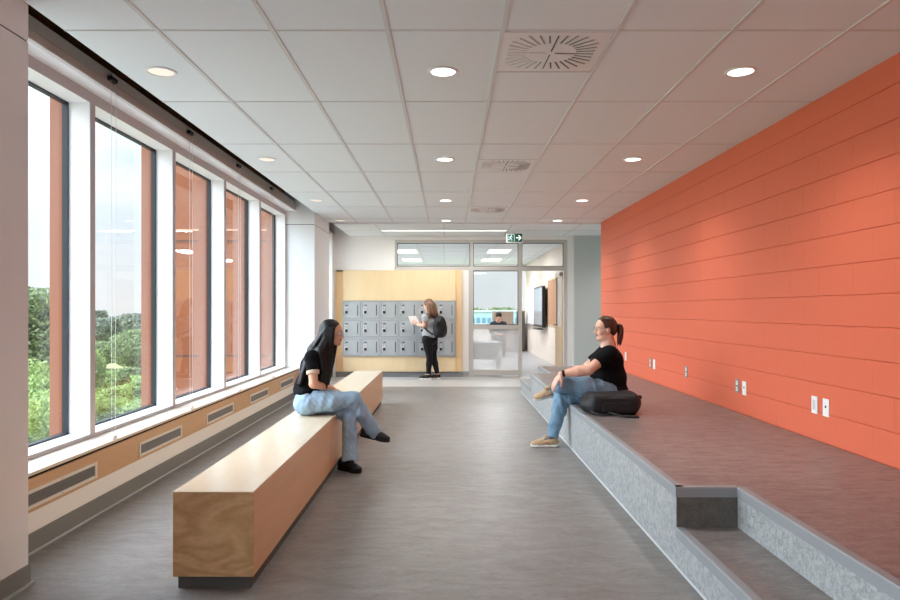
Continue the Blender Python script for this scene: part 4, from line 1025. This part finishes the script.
# ---------------------------------------------------------------- woman on the platform edge
def woman_platform():
    W = lambda x, y, d=6.50: at(x, y, d)
    t = thing('person', 'person with auburn ponytail, black tee and blue jeans sitting on the platform edge', 'person', (1.45, 6.5, ZP))
    B = SDF(); hc = W(605.3, 329.0); fw, up = (-1, -0.10, -0.02), (-0.02, 0, 1)
    L, rot = head_prims(B, hc, fw, up, 1.0)
    neck = W(608.5, 348)
    B.cone(L(-0.022, 0, -0.05), neck, 0.056, 0.066, 0.02); B.sph(L(0.03, 0, -0.092), 0.035, 0.03)
    cst, wst, pel = W(608, 361), W(608.5, 378), W(609, 391)
    B.chain([neck, cst, wst, pel], [0.062, 0.105, 0.115, 0.11], 0.05)
    shn, shf = W(610, 353, 6.31), W(604, 352.5, 6.68); eln, elf = W(589, 370, 6.24), W(585, 369, 6.73); wrn, wrf = W(561.0, 374.0, 6.265), W(565, 372.5, 6.48)
    for sh, el_, wr in ((shn, eln, wrn), (shf, elf, wrf)):
        B.cone(cst + (sh - cst) * 0.5 + Vector((0, 0, 0.02)), sh, 0.06, 0.052, 0.03); B.cone(sh, el_, 0.054, 0.045, 0.02); B.cone(el_, el_.lerp(wr, 0.4), 0.045, 0.044, 0.015); B.cone(el_.lerp(wr, 0.4), wr, 0.044, 0.027, 0.02)
    hand(B, wrn, (-0.52, 0.06, -0.83), (0.80, 0.42, -0.40), 1, (0.08, 0.22, 0.22), 0.98)
    hand(B, wrf, (-0.72, -0.45, -0.50), (0.45, -0.05, -0.85), -1, (0.15, 0.3, 0.3), 0.98)
    hn, hf = W(605, 391, 6.39), W(606, 392, 6.62)
    kn, kf = W(565, 384.0, 6.35), W(562.0, 398.5, 6.57)
    an, af = W(556, 389.5, 6.74), W(552.5, 436, 6.53)
    for h_, k_, a_ in ((hn, kn, an), (hf, kf, af)):
        B.cone(h_, k_, 0.085, 0.05, 0.02); B.cone(k_, a_, 0.048, 0.034, 0.02)
    B.cone(an, W(544, 394, 6.72), 0.027, 0.018, 0.02); B.cone(af, W(541, 442.5, 6.53), 0.027, 0.018, 0.02)
    B.build('body', [SKIN_B, LIP, mat('grey_sock', (120, 118, 120), 0.9)], t, 0.0055, None, head_paint(L) + [(an, 0.17, 2), (af, 0.17, 2)])
    eyes(t, L, 1.0, BROW); specs(t, L, mat('thin_frame', (150, 130, 120), 0.2, 0.6, 0.5))
    S = SDF()
    S.ell(W(608, 361), (0.145, 0.175, 0.14), None, 0.03); S.ell(W(608.5, 378), (0.170, 0.180, 0.15), None, 0.05); S.ell(W(610, 389), (0.168, 0.190, 0.08), None, 0.04)
    S.cone(W(608.5, 351), cst, 0.072, 0.10, 0.04)
    S.ell(W(599, 362, 6.43), (0.075, 0.075, 0.08), None, 0.05); S.ell(W(599, 362, 6.57), (0.075, 0.075, 0.08), None, 0.05)
    for sh, el_ in ((shn, eln), (shf, elf)):
        S.cone(cst + (sh - cst) * 0.5 + Vector((0, 0, 0.03)), sh, 0.078, 0.068, 0.04); S.cone(sh, sh.lerp(el_, 0.60), 0.070, 0.069, 0.02, True)
    S.rbox(W(610, 399.2), (0.3, 0.3, 0.045), 0.0, None, 0.008, True)
    S.build('tee_shirt', TEE_BLACK, t, 0.006, folds(0.0024, 38, 7))
    S = SDF()
    S.ell(W(609, 393), (0.165, 0.195, 0.112), None, 0.04)
    for h_, k_, a_, rr in ((hn, kn, an, 0.074), (hf, kf, af, 0.072)):
        mid = h_.lerp(k_, 0.5); S.cone(h_, mid, 0.108, 0.098, 0.04); S.cone(mid, k_, 0.098, rr, 0.03)
        S.cone(k_, k_.lerp(a_, 0.35), rr, 0.072, 0.03); S.cone(k_.lerp(a_, 0.35), k_.lerp(a_, 1.02), 0.071, 0.054, 0.02, True)
    S.rbox(W(612, 404.6) + Vector((0.13, 0, -0.06)), (0.53, 0.5, 0.061), 0.0, None, 0.01, True)
    S.build('jeans', DENIM_MID, t, 0.006, denim(0.0042, 9))
    shoe(t, W(559, 395.0, 6.75), W(534, 400.5, 6.70), (-0.10, -0.25, 1), SHOE_TAN, SOLE_WHITE, 0.044, 0.10, laces=SOLE_WHITE, patch=SHOE_PATCH, sole_h=0.008)
    shoe(t, (1.065, 6.53, 0.001), (0.80, 6.545, 0.001), (0, 0, 1), SHOE_TAN, SOLE_WHITE, 0.045, 0.10, laces=SOLE_WHITE, patch=SHOE_PATCH, sole_h=0.010)
    wd = (wrn - eln).normalized(); wc = eln.lerp(wrn, 0.93)
    C = SDF(); C.cone(wc - wd * 0.010, wc + wd * 0.010, 0.0315, 0.031, 0.002, True); w_ = C.build('wrist_watch', SHOE_BLACK, t, 0.004)
    H = SDF()
    H.ell(L(-0.020, 0, 0.036), (0.096, 0.080, 0.088), rot, 0.01); H.ell(L(-0.055, 0, -0.005), (0.058, 0.072, 0.07), rot, 0.02)
    H.ell(L(0.110, 0, -0.030), (0.088, 0.10, 0.100), rot, 0.012, True)
    for b in (1, -1): H.ell(L(0.005, 0.085 * b, -0.045), (0.05, 0.03, 0.05), rot, 0.01, True)
    rg = random.Random(4); rt = L(-0.108, 0, 0.030)
    for k in range(22):
        a = rg.uniform(0, 6.283); q = rg.uniform(0.3, 1); o = Vector((0.010 * math.cos(a) * q, 0.020 * math.sin(a) * q, 0)); e = rg.uniform(-2, 5)
        H.chain(bez([rt + o * 0.4, rt + Vector((0.042, 0, 0.024)) + o * 2, W(621.0, 330) + o * 2.4, W(619.0 + rg.uniform(-1.5, 1.0), 341 + e) + o], 7), [0.012, 0.015, 0.015, 0.014, 0.012, 0.010, 0.004], 0.004)
    for k in range(16):                    # combed-back ridges
        b = -0.07 + 0.14 * k / 15; H.chain(bez([L(0.045, b * 0.8, 0.108 - 3.5 * b * b), L(-0.03, b * 1.35, 0.155 - 9 * b * b), rt], 6), [0.004, 0.007, 0.007, 0.007, 0.007, 0.006], 0.006)
    h = H.build('hair', HAIR_BROWN, t, 0.0055)
    C = SDF(); C.sph(rt + Vector((0.008, 0, 0.004)), 0.019, 0.002); C.build('hair_tie', SHOE_BLACK, h, 0.004)
woman_platform()

# ---------------------------------------------------------------- backpack lying on the platform
def floor_bag():
    t = thing('backpack', 'black backpack lying on the platform behind the seated person', 'backpack', (1.42, 5.98, ZP))
    S = SDF(); S.rbox((1.435, 6.0, ZP + 0.088), (0.205, 0.17, 0.086), 0.045, None, 0.01); S.ell((1.60, 6.0, ZP + 0.095), (0.095, 0.155, 0.088), None, 0.05); S.ell((1.28, 6.0, ZP + 0.075), (0.11, 0.15, 0.07), None, 0.05)
    S.rbox((1.43, 6.0, ZP - 0.05), (0.6, 0.4, 0.052), 0.0, None, 0.006, True)
    S.build('body', BAG_BLACK, t, 0.007, folds(0.0025, 36, 3))
    S = SDF(); S.rbox((1.45, 5.848, ZP + 0.072), (0.14, 0.028, 0.055), 0.026, None, 0.01); S.build('front_pocket', BAG_BLACK, t, 0.006, folds(0.0015, 50, 5))
    MB().tube(bez([(1.24, 5.86, ZP + 0.115), (1.32, 5.82, ZP + 0.16), (1.55, 5.82, ZP + 0.165), (1.64, 5.88, ZP + 0.125)], 12), 0.0045, 6).build('zip', ZIP, t, True)
    for pts in ([(1.24, 5.90, ZP + 0.05), (1.20, 5.78, ZP + 0.012), (1.34, 5.70, ZP + 0.012), (1.42, 5.80, ZP + 0.012), (1.40, 5.86, ZP + 0.04)], [(1.36, 5.86, ZP + 0.04), (1.42, 5.72, ZP + 0.01), (1.50, 5.68, ZP + 0.009), (1.60, 5.70, ZP + 0.009)]):
        MB().tube(bez(pts, 14), 0.009, 8).build('strap', BAG_BLACK, t, True)
    MB().tube(bez([(1.66, 5.95, ZP + 0.12), (1.715, 5.95, ZP + 0.15), (1.715, 6.06, ZP + 0.15), (1.66, 6.06, ZP + 0.12)], 10), 0.010, 8).build('grab_handle', BAG_BLACK, t, True)
floor_bag()

# ---------------------------------------------------------------- woman standing at the lockers
def woman_lockers():
    D0 = 12.88
    W = lambda x, y, d=D0: at(x, y, d)
    t = thing('person', 'person in grey tee and black leggings standing at the lockers reading', 'person', (-0.34, D0, 0))
    f = Vector((-0.80, 0.60, 0)); s = Vector((-0.60, -0.80, 0))       # facing; own left side is nearer the camera
    B = SDF(); hc = W(428.3, 305.5); fw = f + Vector((0, 0, -0.30))
    L, rot = head_prims(B, hc, fw, (0, 0, 1), 0.98)
    nk = W(430.5, 314); cs = W(430, 321.5); ws = W(430, 331); pl = W(430, 339)
    B.cone(L(-0.02, 0, -0.05), nk, 0.045, 0.05, 0.02); B.chain([nk, cs, ws, pl], [0.055, 0.09, 0.085, 0.10], 0.05)
    shn, shf = cs + s * 0.165 + Vector((0, 0, 0.08)), cs - s * 0.165 + Vector((0, 0, 0.08))
    eln, elf = W(424.0, 325.5, D0 - 0.16), W(424.5, 325.0, D0 + 0.26); wrn, wrf = W(417.8, 325.0, D0 + 0.02), W(418.5, 322.5, D0 + 0.28)
    for sh, el_, wr in ((shn, eln, wrn), (shf, elf, wrf)):
        B.cone(cs + (sh - cs) * 0.5, sh, 0.055, 0.046, 0.03); B.cone(sh, el_, 0.044, 0.036, 0.02); B.cone(el_, wr, 0.036, 0.024, 0.015)
    hand(B, wrn, f * 0.9 + Vector((0, 0, 0.35)), (0.3, 0.3, 0.9), -1, (0.3, 0.4, 0.4), 0.95); hand(B, wrf, f * 0.9 + Vector((0, 0, 0.3)), (-0.1, -0.4, 0.9), 1, (0.3, 0.4, 0.4), 0.95)
    hn, hf = pl + s * 0.085, pl - s * 0.085
    kn, kf = W(429.5, 357.5, D0 - 0.02), W(433.5, 357, D0 + 0.05); an, af = W(428.5, 374.0, D0 - 0.02), W(437.5, 373.8, D0 + 0.03)
    for h_, k_, a_ in ((hn, kn, an), (hf, kf, af)): B.cone(h_, k_, 0.07, 0.045, 0.02); B.cone(k_, a_, 0.045, 0.032, 0.02)
    for a_ in (an, af): B.cone(a_, Vector((a_.x, a_.y, 0.04)) + f * 0.12, 0.03, 0.02, 0.02)
    B.build('body', [SKIN_B, LIP], t, 0.007, None, head_paint(L))
    S = SDF(); S.chain([W(430.5, 317), cs, ws, W(430, 337)], [0.06, 0.108, 0.108, 0.115], 0.05); S.ell(cs, (0.15, 0.15, 0.13), None, 0.04); S.ell(W(430, 334), (0.155, 0.155, 0.11), None, 0.04)
    for sh, el_ in ((shn, eln), (shf, elf)): S.cone(cs + (sh - cs) * 0.5, sh, 0.07, 0.06, 0.04); S.cone(sh, sh.lerp(el_, 0.55), 0.060, 0.062, 0.02, True)
    S.rbox(W(430, 343), (0.4, 0.4, 0.07), 0, None, 0.01, True)
    S.build('tee_shirt', TEE_GREY, t, 0.008, folds(0.003, 34, 8))
    S = SDF(); S.ell(pl, (0.145, 0.14, 0.12), None, 0.03)
    for h_, k_, a_ in ((hn, kn, an), (hf, kf, af)): S.cone(h_, h_.lerp(k_, .5), 0.10, 0.078, 0.03); S.cone(h_.lerp(k_, .5), k_, 0.078, 0.057, 0.03); S.cone(k_, k_.lerp(a_, .4), 0.056, 0.056, 0.02); S.cone(k_.lerp(a_, .4), a_, 0.056, 0.040, 0.02, True)
    S.build('leggings', LEGGING, t, 0.008, folds(0.0015, 30, 1))
    for a_, tw in ((an, Vector((-0.92, 0.1, 0))), (af, Vector((-0.85, 0.25, 0)))):
        g_ = Vector((a_.x, a_.y, 0.001)); shoe(t, g_ - tw * 0.065, g_ + tw * 0.185, (0, 0, 1), SHOE_BLACK, SOLE_WHITE, 0.043, sole_h=0.016)
    H = SDF(); H.ell(L(-0.024, 0, 0.036), (0.096, 0.084, 0.090), rot, 0.01); H.ell(L(0.105, 0, -0.035), (0.08, 0.085, 0.11), rot, 0.012, True)
    rg = random.Random(9)
    for k in range(46):
        a = -2.2 + 4.4 * k / 45; st = L(-0.02 - 0.06 * math.cos(a * 0.7), 0.072 * math.sin(a * 0.75), 0.045)
        md = L(-0.045 - 0.085 * math.cos(a * 0.7), 0.10 * math.sin(a * 0.75), -0.05); e = md + Vector((rg.uniform(-.03, .03), rg.uniform(-.03, .03), -0.17 + rg.uniform(-.05, .04))) - f * 0.03
        H.chain(bez([st, md + Vector((0, 0, .06)), md, e], 6), [0.016, 0.02, 0.021, 0.02, 0.016, 0.008], 0.005)
    H.build('hair', HAIR_OMBRE, t, 0.007)
    # worn backpack
    k = thing('backpack', 'black backpack worn by the person standing at the lockers', 'backpack', W(440, 336))
    bc = cs - f * 0.235 + Vector((0, 0, -0.10)); r3 = [tuple(f), tuple(s), (0, 0, 1)]
    S = SDF(); S.rbox(bc + Vector((0, 0, -0.03)), (0.080, 0.135, 0.165), 0.07, r3, 0.02); S.ell(bc + Vector((0, 0, 0.07)), (0.075, 0.115, 0.145), r3, 0.04); S.ell(bc - f * 0.055 + Vector((0, 0, -0.06)), (0.065, 0.115, 0.13), r3, 0.04); S.build('body', BAG_BLACK, k, 0.008, folds(0.003, 30, 6))
    for sg in (1, -1):
        o = s * 0.095 * sg
        MB().tube(bez([bc + f * 0.07 + o + Vector((0, 0, 0.17)), cs - f * 0.06 + o + Vector((0, 0, 0.20)), cs + f * 0.17 + o + Vector((0, 0, 0.17)), cs + f * 0.20 + o * 1.5 + Vector((0, 0, -0.03)), cs + o * 2.1 + Vector((0, 0, -0.14)), bc + f * 0.07 + o * 1.2 + Vector((0, 0, -0.14))], 18), 0.016, 8).build('strap', BAG_BLACK, k, True)
    MB().tube(bez([bc + s * 0.11 + Vector((0, 0, 0.08)) - f * 0.06, bc + Vector((0, 0, 0.30)) - f * 0.06, bc - s * 0.11 + Vector((0, 0, 0.08)) - f * 0.06], 12), 0.005, 6).build('zip', ZIP, k, True)
    p = wrn.lerp(wrf, 0.45) + f * 0.085 + Vector((0, 0, 0.060)); q = thing('notebook', 'open white notebook held by the person at the lockers', 'notebook', p)
    u = (f * 0.50 + Vector((0, 0, 0.86))).normalized()
    for sg in (1, -1):
        c0 = p; e_ = (s * sg + f * 0.12).normalized() * 0.125
        n_ = u.cross(e_).normalized() * 0.006
        MB().prism([c0 - u * 0.10, c0 + e_ - u * 0.10, c0 + e_ + u * 0.10, c0 + u * 0.10], n_).build('page_block', mat('paper', (238, 238, 236), 0.8), q)
woman_lockers()

# ---------------------------------------------------------------- person seated far back in the classroom
def class_person():
    D0 = 19.6; x0 = at(498.5, 312, D0).x
    t = thing('person', 'dark haired person in dark clothes sitting in the classroom, seen through the glass', 'person', (x0, D0, 0.45))
    V = lambda a, b, c: Vector((x0 + a, D0 + b, c))
    B = SDF(); L, rot = head_prims(B, V(0, -0.08, 1.115), (0, -1, -0.45), (0, 0, 1), 0.98)
    B.cone(L(-0.02, 0, -0.05), V(0, 0, 0.98), 0.05, 0.055, 0.02); B.chain([V(0, 0, 0.97), V(0, 0.02, 0.82), V(0, 0.04, 0.56)], [0.07, 0.11, 0.12], 0.05)
    for sg in (1, -1):
        B.cone(V(0.08 * sg, 0.01, 0.92), V(0.18 * sg, 0.0, 0.90), 0.06, 0.05, 0.03); B.cone(V(0.18 * sg, 0, 0.90), V(0.23 * sg, -0.10, 0.68), 0.045, 0.036); B.cone(V(0.23 * sg, -0.10, 0.68), V(0.09 * sg, -0.32, 0.64), 0.036, 0.025)
        hand(B, V(0.09 * sg, -0.32, 0.64), (-0.5 * sg, -0.85, -0.1), (0, 0, -1), -sg, (0.3, 0.4, 0.3))
        B.cone(V(0.10 * sg, 0.02, 0.55), V(0.11 * sg, -0.42, 0.55), 0.08, 0.055); B.cone(V(0.11 * sg, -0.42, 0.55), V(0.11 * sg, -0.40, 0.08), 0.05, 0.035); B.cone(V(0.11 * sg, -0.40, 0.05), V(0.11 * sg, -0.54, 0.03), 0.035, 0.025)
    B.build('body', [SKIN_A, LIP], t, 0.010, None, head_paint(L))
    S = SDF(); S.ell(V(0, 0.02, 0.82), (0.19, 0.14, 0.17), None, 0.04); S.ell(V(0, 0.04, 0.62), (0.18, 0.15, 0.16), None, 0.05)
    for sg in (1, -1): S.cone(V(0.08 * sg, 0.01, 0.92), V(0.18 * sg, 0.0, 0.90), 0.075, 0.065, 0.03); S.cone(V(0.18 * sg, 0, 0.90), V(0.23 * sg, -0.10, 0.68), 0.06, 0.05, 0.02); S.cone(V(0.23 * sg, -0.10, 0.68), V(0.12 * sg, -0.27, 0.645), 0.05, 0.038, 0.02, True)
    S.build('jacket', mat('navy_cloth', (38, 46, 58), 0.85, 0.2), t, 0.011)
    S = SDF()
    for sg in (1, -1): S.cone(V(0.10 * sg, 0.02, 0.55), V(0.11 * sg, -0.42, 0.55), 0.098, 0.07, 0.03); S.cone(V(0.11 * sg, -0.42, 0.55), V(0.11 * sg, -0.40, 0.10), 0.068, 0.055, 0.02, True)
    S.build('trousers', LEGGING, t, 0.011)
    for sg in (1, -1): shoe(t, V(0.11 * sg, -0.34, 0.001), V(0.11 * sg, -0.59, 0.001), (0, 0, 1), SHOE_BLACK, SOLE_BLACK)
    H = SDF(); H.ell(L(-0.018, 0, 0.042), (0.106, 0.092, 0.096), rot, 0.01); H.ell(L(0.10, 0, -0.055), (0.08, 0.08, 0.10), rot, 0.012, True); H.build('hair', HAIR_BLACK, t, 0.010, folds(0.003, 90, 2))
    c = thing('chair', 'classroom chair under the seated person behind the glass', 'chair', (x0, D0, 0))
    m_ = mat('chair_shell', (70, 84, 96), 0.5)
    MB().box(x0 - 0.22, x0 + 0.22, D0 - 0.24, D0 + 0.22, 0.430, 0.450, 0.008).build('seat', m_, c); MB().box(x0 - 0.21, x0 + 0.21, D0 + 0.235, D0 + 0.255, 0.60, 0.88, 0.008).build('backrest', m_, c)
    for a in (-0.19, 0.19):
        MB().tube([(x0 + a, D0 - 0.20, 0), (x0 + a, D0 - 0.19, 0.43)], 0.012, 8).build('leg', M_STEEL, c); MB().tube([(x0 + a, D0 + 0.25, 0), (x0 + a, D0 + 0.228, 0.44), (x0 + a, D0 + 0.245, 0.62)], 0.012, 8).build('leg', M_STEEL, c)
class_person()

# ================================================================== OUTSIDE
GZ = -5.0
M_GRASS = mat('meadow', (146, 150, 100), 0.9, 0.1, var=0.2, vscale=0.12, bump=0.0)
m = MB()
rng = random.Random(5)
NX, NY = 40, 48
vs = [[m.bm.verts.new((-160 + 260 * i / NX, -20 + 240 * j / NY, GZ + (0.35 * math.sin(i * 1.3) * math.cos(j * 0.9) + rng.uniform(-.1, .1)) * min(1, j / 9))) for j in range(NY + 1)] for i in range(NX + 1)]
for i in range(NX):
    for j in range(NY): m.bm.faces.new((vs[i][j], vs[i + 1][j], vs[i + 1][j + 1], vs[i][j + 1]))
gr = m.build('ground', M_GRASS, None, True); struct(gr, 'yellow green meadow outside the windows')

ap = struct(box('ground_bounce', -12.0, -2.72, -20.0, 14.4, GZ - 0.2, GZ + 0.6, mat('bounce_apron', (168, 168, 168), 0.95, 0.1, var=0.1, vscale=3)), 'unseen pale apron added below the windows for neutral bounce')  # unseen surface added to bounce neutral daylight up into the hall
# the other wing of the building, terracotta panels
w = struct(box('wall_outside_wing', -6.15, -2.71, 14.5, 20.0, GZ, 6.0, M_TERRA), 'terracotta clad wing outside the windows')
g = MB()
for z in (-2.1, 0.33, 2.78, 5.2): g.box(-6.152, -2.72, 14.494, 14.5, z - 0.012, z + 0.012)
g.build('panel_joint', M_GASKET, w)
g = MB(); g.box(-6.16, -2.72, 14.47, 14.499, 3.0, 3.03); g.build('pale_strip', mat('terra_light', (226, 176, 146), 0.4), w)  # thin paler strip across the wing

def leaf_mat(name, a, b):
    m, t, bs = new_mat(name)
    ge = t.nodes.new('ShaderNodeNewGeometry'); r = t.nodes.new('ShaderNodeValToRGB')
    r.color_ramp.elements[0].color = lin(a); r.color_ramp.elements[1].color = lin(b)
    t.links.new(ge.outputs['Random Per Island'], r.inputs['Fac']); t.links.new(r.outputs['Color'], bs.inputs['Base Color'])
    bs.inputs['Roughness'].default_value = 0.7; bs.inputs['Specular IOR Level'].default_value = 0.2
    tl = t.nodes.new('ShaderNodeBsdfTranslucent'); t.links.new(r.outputs['Color'], tl.inputs['Color'])
    ms = t.nodes.new('ShaderNodeMixShader'); ms.inputs[0].default_value = 0.3
    t.links.new(bs.outputs[0], ms.inputs[1]); t.links.new(tl.outputs[0], ms.inputs[2]); t.links.new(ms.outputs[0], t.nodes['Material Output'].inputs[0])
    return m
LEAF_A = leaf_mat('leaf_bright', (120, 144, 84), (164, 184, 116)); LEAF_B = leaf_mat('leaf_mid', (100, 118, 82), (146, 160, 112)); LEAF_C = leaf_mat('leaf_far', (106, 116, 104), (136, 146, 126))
M_BARK = mat('bark', (92, 80, 68), 0.9, 0.2)
def tree(seed, h, rad, leaf, nleaf, size, label, x, y, grp, bush=False):
    rg = np.random.RandomState(seed)
    t = thing('bush' if bush else 'tree', label, 'bush' if bush else 'tree', (x, y, GZ), grp)
    base = 0.08 * h if bush else 0.22 * h
    nb = 14
    cen = []; rr = []
    for k in range(nb):
        a = rg.uniform(0, 6.283); q = rg.uniform(0, 1); z = base + (h - base) * (0.18 + 0.72 * q)
        w_ = rad * (0.62 if not bush else 0.7) * math.sqrt(max(0.05, 1 - (1.55 * (q - 0.42)) ** 2)) * rg.uniform(0.3, 1)
        cen.append((w_ * math.cos(a), w_ * math.sin(a), z)); rr.append(rad * rg.uniform(0.32, 0.5))
    cen = np.array(cen); rr = np.array(rr)
    ch = rg.randint(0, nb, nleaf); d = rg.normal(size=(nleaf, 3)); d /= np.linalg.norm(d, axis=1)[:, None]
    P = cen[ch] + d * (rr[ch] * rg.uniform(0.55, 1.08, nleaf) ** 1.0)[:, None] * np.array([1, 1, 0.85])
    P[:, 2] = np.where(P[:, 2] > h, h - 0.9 * (P[:, 2] - h), P[:, 2]); P[:, 2] = np.maximum(P[:, 2], 0.05)
    u = rg.normal(size=(nleaf, 3)); u /= np.linalg.norm(u, axis=1)[:, None]
    n = d + 0.7 * rg.normal(size=(nleaf, 3)); v = np.cross(n, u); v /= np.linalg.norm(v, axis=1)[:, None] + 1e-9; u = np.cross(v, n); u /= np.linalg.norm(u, axis=1)[:, None] + 1e-9
    s = size * rg.uniform(0.6, 1.3, nleaf)[:, None]
    V = np.stack([P - u * s, P - v * s * 0.55, P + u * s, P + v * s * 0.55], 1).reshape(-1, 3)
    me = bpy.data.meshes.new('crown'); me.from_pydata(V.tolist(), [], np.arange(nleaf * 4).reshape(-1, 4).tolist()); me.materials.append(leaf)
    o = bpy.data.objects.new('crown', me); COL.objects.link(o); o.parent = t
    b = MB(); X = Vector((x, y, GZ))
    b.tube([X, X + Vector((0.05, 0, h * 0.3)), X + Vector((0, 0.05, h * 0.72))], [0.03 * h * (0.5 if bush else 1), 0.02 * h * (0.5 if bush else 1), 0.006 * h], 8)
    for k in range(7): b.tube([X + Vector((0, 0, h * 0.2 + 0.05 * h * k)), X + Vector(cen[k])], [0.012 * h, 0.003 * h], 6)
    b.build('trunk', M_BARK, t)
    return t
def tx(px, y): return (px - CX) * y / F_PX
def th(py, y): return EYE - (py - CY) * y / F_PX - GZ
tree(1, th(288, 21), 2.3, LEAF_B, 26000, 0.075, 'tall green tree at the left edge of the first window', tx(27, 21), 21, 'trees outside')
tree(2, th(299, 25), 2.0, LEAF_A, 22000, 0.08, 'leafy tree right of the tall tree in the first window', tx(55, 25), 25, 'trees outside')
tree(3, th(356, 15), 1.5, LEAF_A, 22000, 0.055, 'bright green bush low in the first window', tx(40, 15), 15, 'bushes outside', True)
tree(4, th(385, 13), 1.2, LEAF_A, 20000, 0.05, 'bright green bush at the right bottom of the first window', tx(64, 13), 13, 'bushes outside', True)
tree(5, th(330, 62), 3.0, LEAF_B, 14000, 0.13, 'round green tree at the right of the second window', tx(138, 62), 62, 'trees outside')
tree(6, th(342, 70), 2.6, LEAF_B, 12000, 0.14, 'shorter green tree at the left of the second window', tx(104, 70), 70, 'trees outside')
tree(7, th(372, 48), 1.6, LEAF_A, 7000, 0.12, 'small green bush in the meadow under the left trees', tx(97, 48), 48, 'bushes outside', True)
tree(8, th(402, 27), 1.4, LEAF_A, 12000, 0.08, 'bright bush at the left bottom of the second window', tx(100, 27), 27, 'bushes outside', True)
tree(9, th(400, 32), 1.4, LEAF_A, 12000, 0.09, 'bright bush at the middle bottom of the second window', tx(124, 32), 32, 'bushes outside', True)
tree(10, th(400, 36.5), 1.3, LEAF_A, 12000, 0.08, 'bright bush at the right bottom of the second window', tx(149, 36.5), 36.5, 'bushes outside', True)
tree(11, th(368, 52), 1.7, LEAF_B, 9000, 0.12, 'olive bush in the meadow below the round tree', tx(128, 52), 52, 'bushes outside', True)
tree(12, th(376, 44), 1.6, LEAF_A, 9000, 0.10, 'olive bush at the right edge of the second window', tx(146, 44), 44, 'bushes outside', True)
tree(13, th(386, 41), 1.3, LEAF_A, 8000, 0.10, 'low bright bush in the middle of the second window', tx(113, 40.5), 40.5, 'bushes outside', True)
rg_ = random.Random(3)
for k in range(9):
    y = 84 + 9.5 * ((k * 4) % 9)
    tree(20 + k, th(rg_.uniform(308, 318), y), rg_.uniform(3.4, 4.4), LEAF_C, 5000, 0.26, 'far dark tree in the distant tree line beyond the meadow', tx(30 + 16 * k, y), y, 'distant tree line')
for k, px in enumerate((478, 487, 500, 510)):
    yk = 75 + 8 * ((k * 2) % 5); tree(40 + k, th(308 + 2 * (k % 2), yk), 3.0, LEAF_B, 5000, 0.22, ['green tree top at the left of the classroom window', 'green tree top beyond the classroom window, second from left', 'green tree top beyond the seated person', 'green tree top at the right of the classroom window'][k], tx(px, yk), yk, 'trees beyond the classroom')
t = thing('building', 'pale blue glazed building beyond the classroom window', 'building', (tx(490, 60), 62, GZ))
MB().box(tx(470, 60), tx(520, 60), 60, 66, GZ, 1.1).build('wall', mat('far_building', (170, 196, 208), 0.5), t)
for k in range(9):
    x = tx(471 + 5.5 * k, 60); MB().box(x, x + 0.3, 59.95, 60.0, -1.6, 0.6).build('window', mat('far_window', (110, 146, 166), 0.2), t)
MB().box(tx(469, 60), tx(521, 60), 59.9, 66.1, 1.1, 1.25).build('roof', mat('far_roof', (196, 204, 206), 0.6), t)
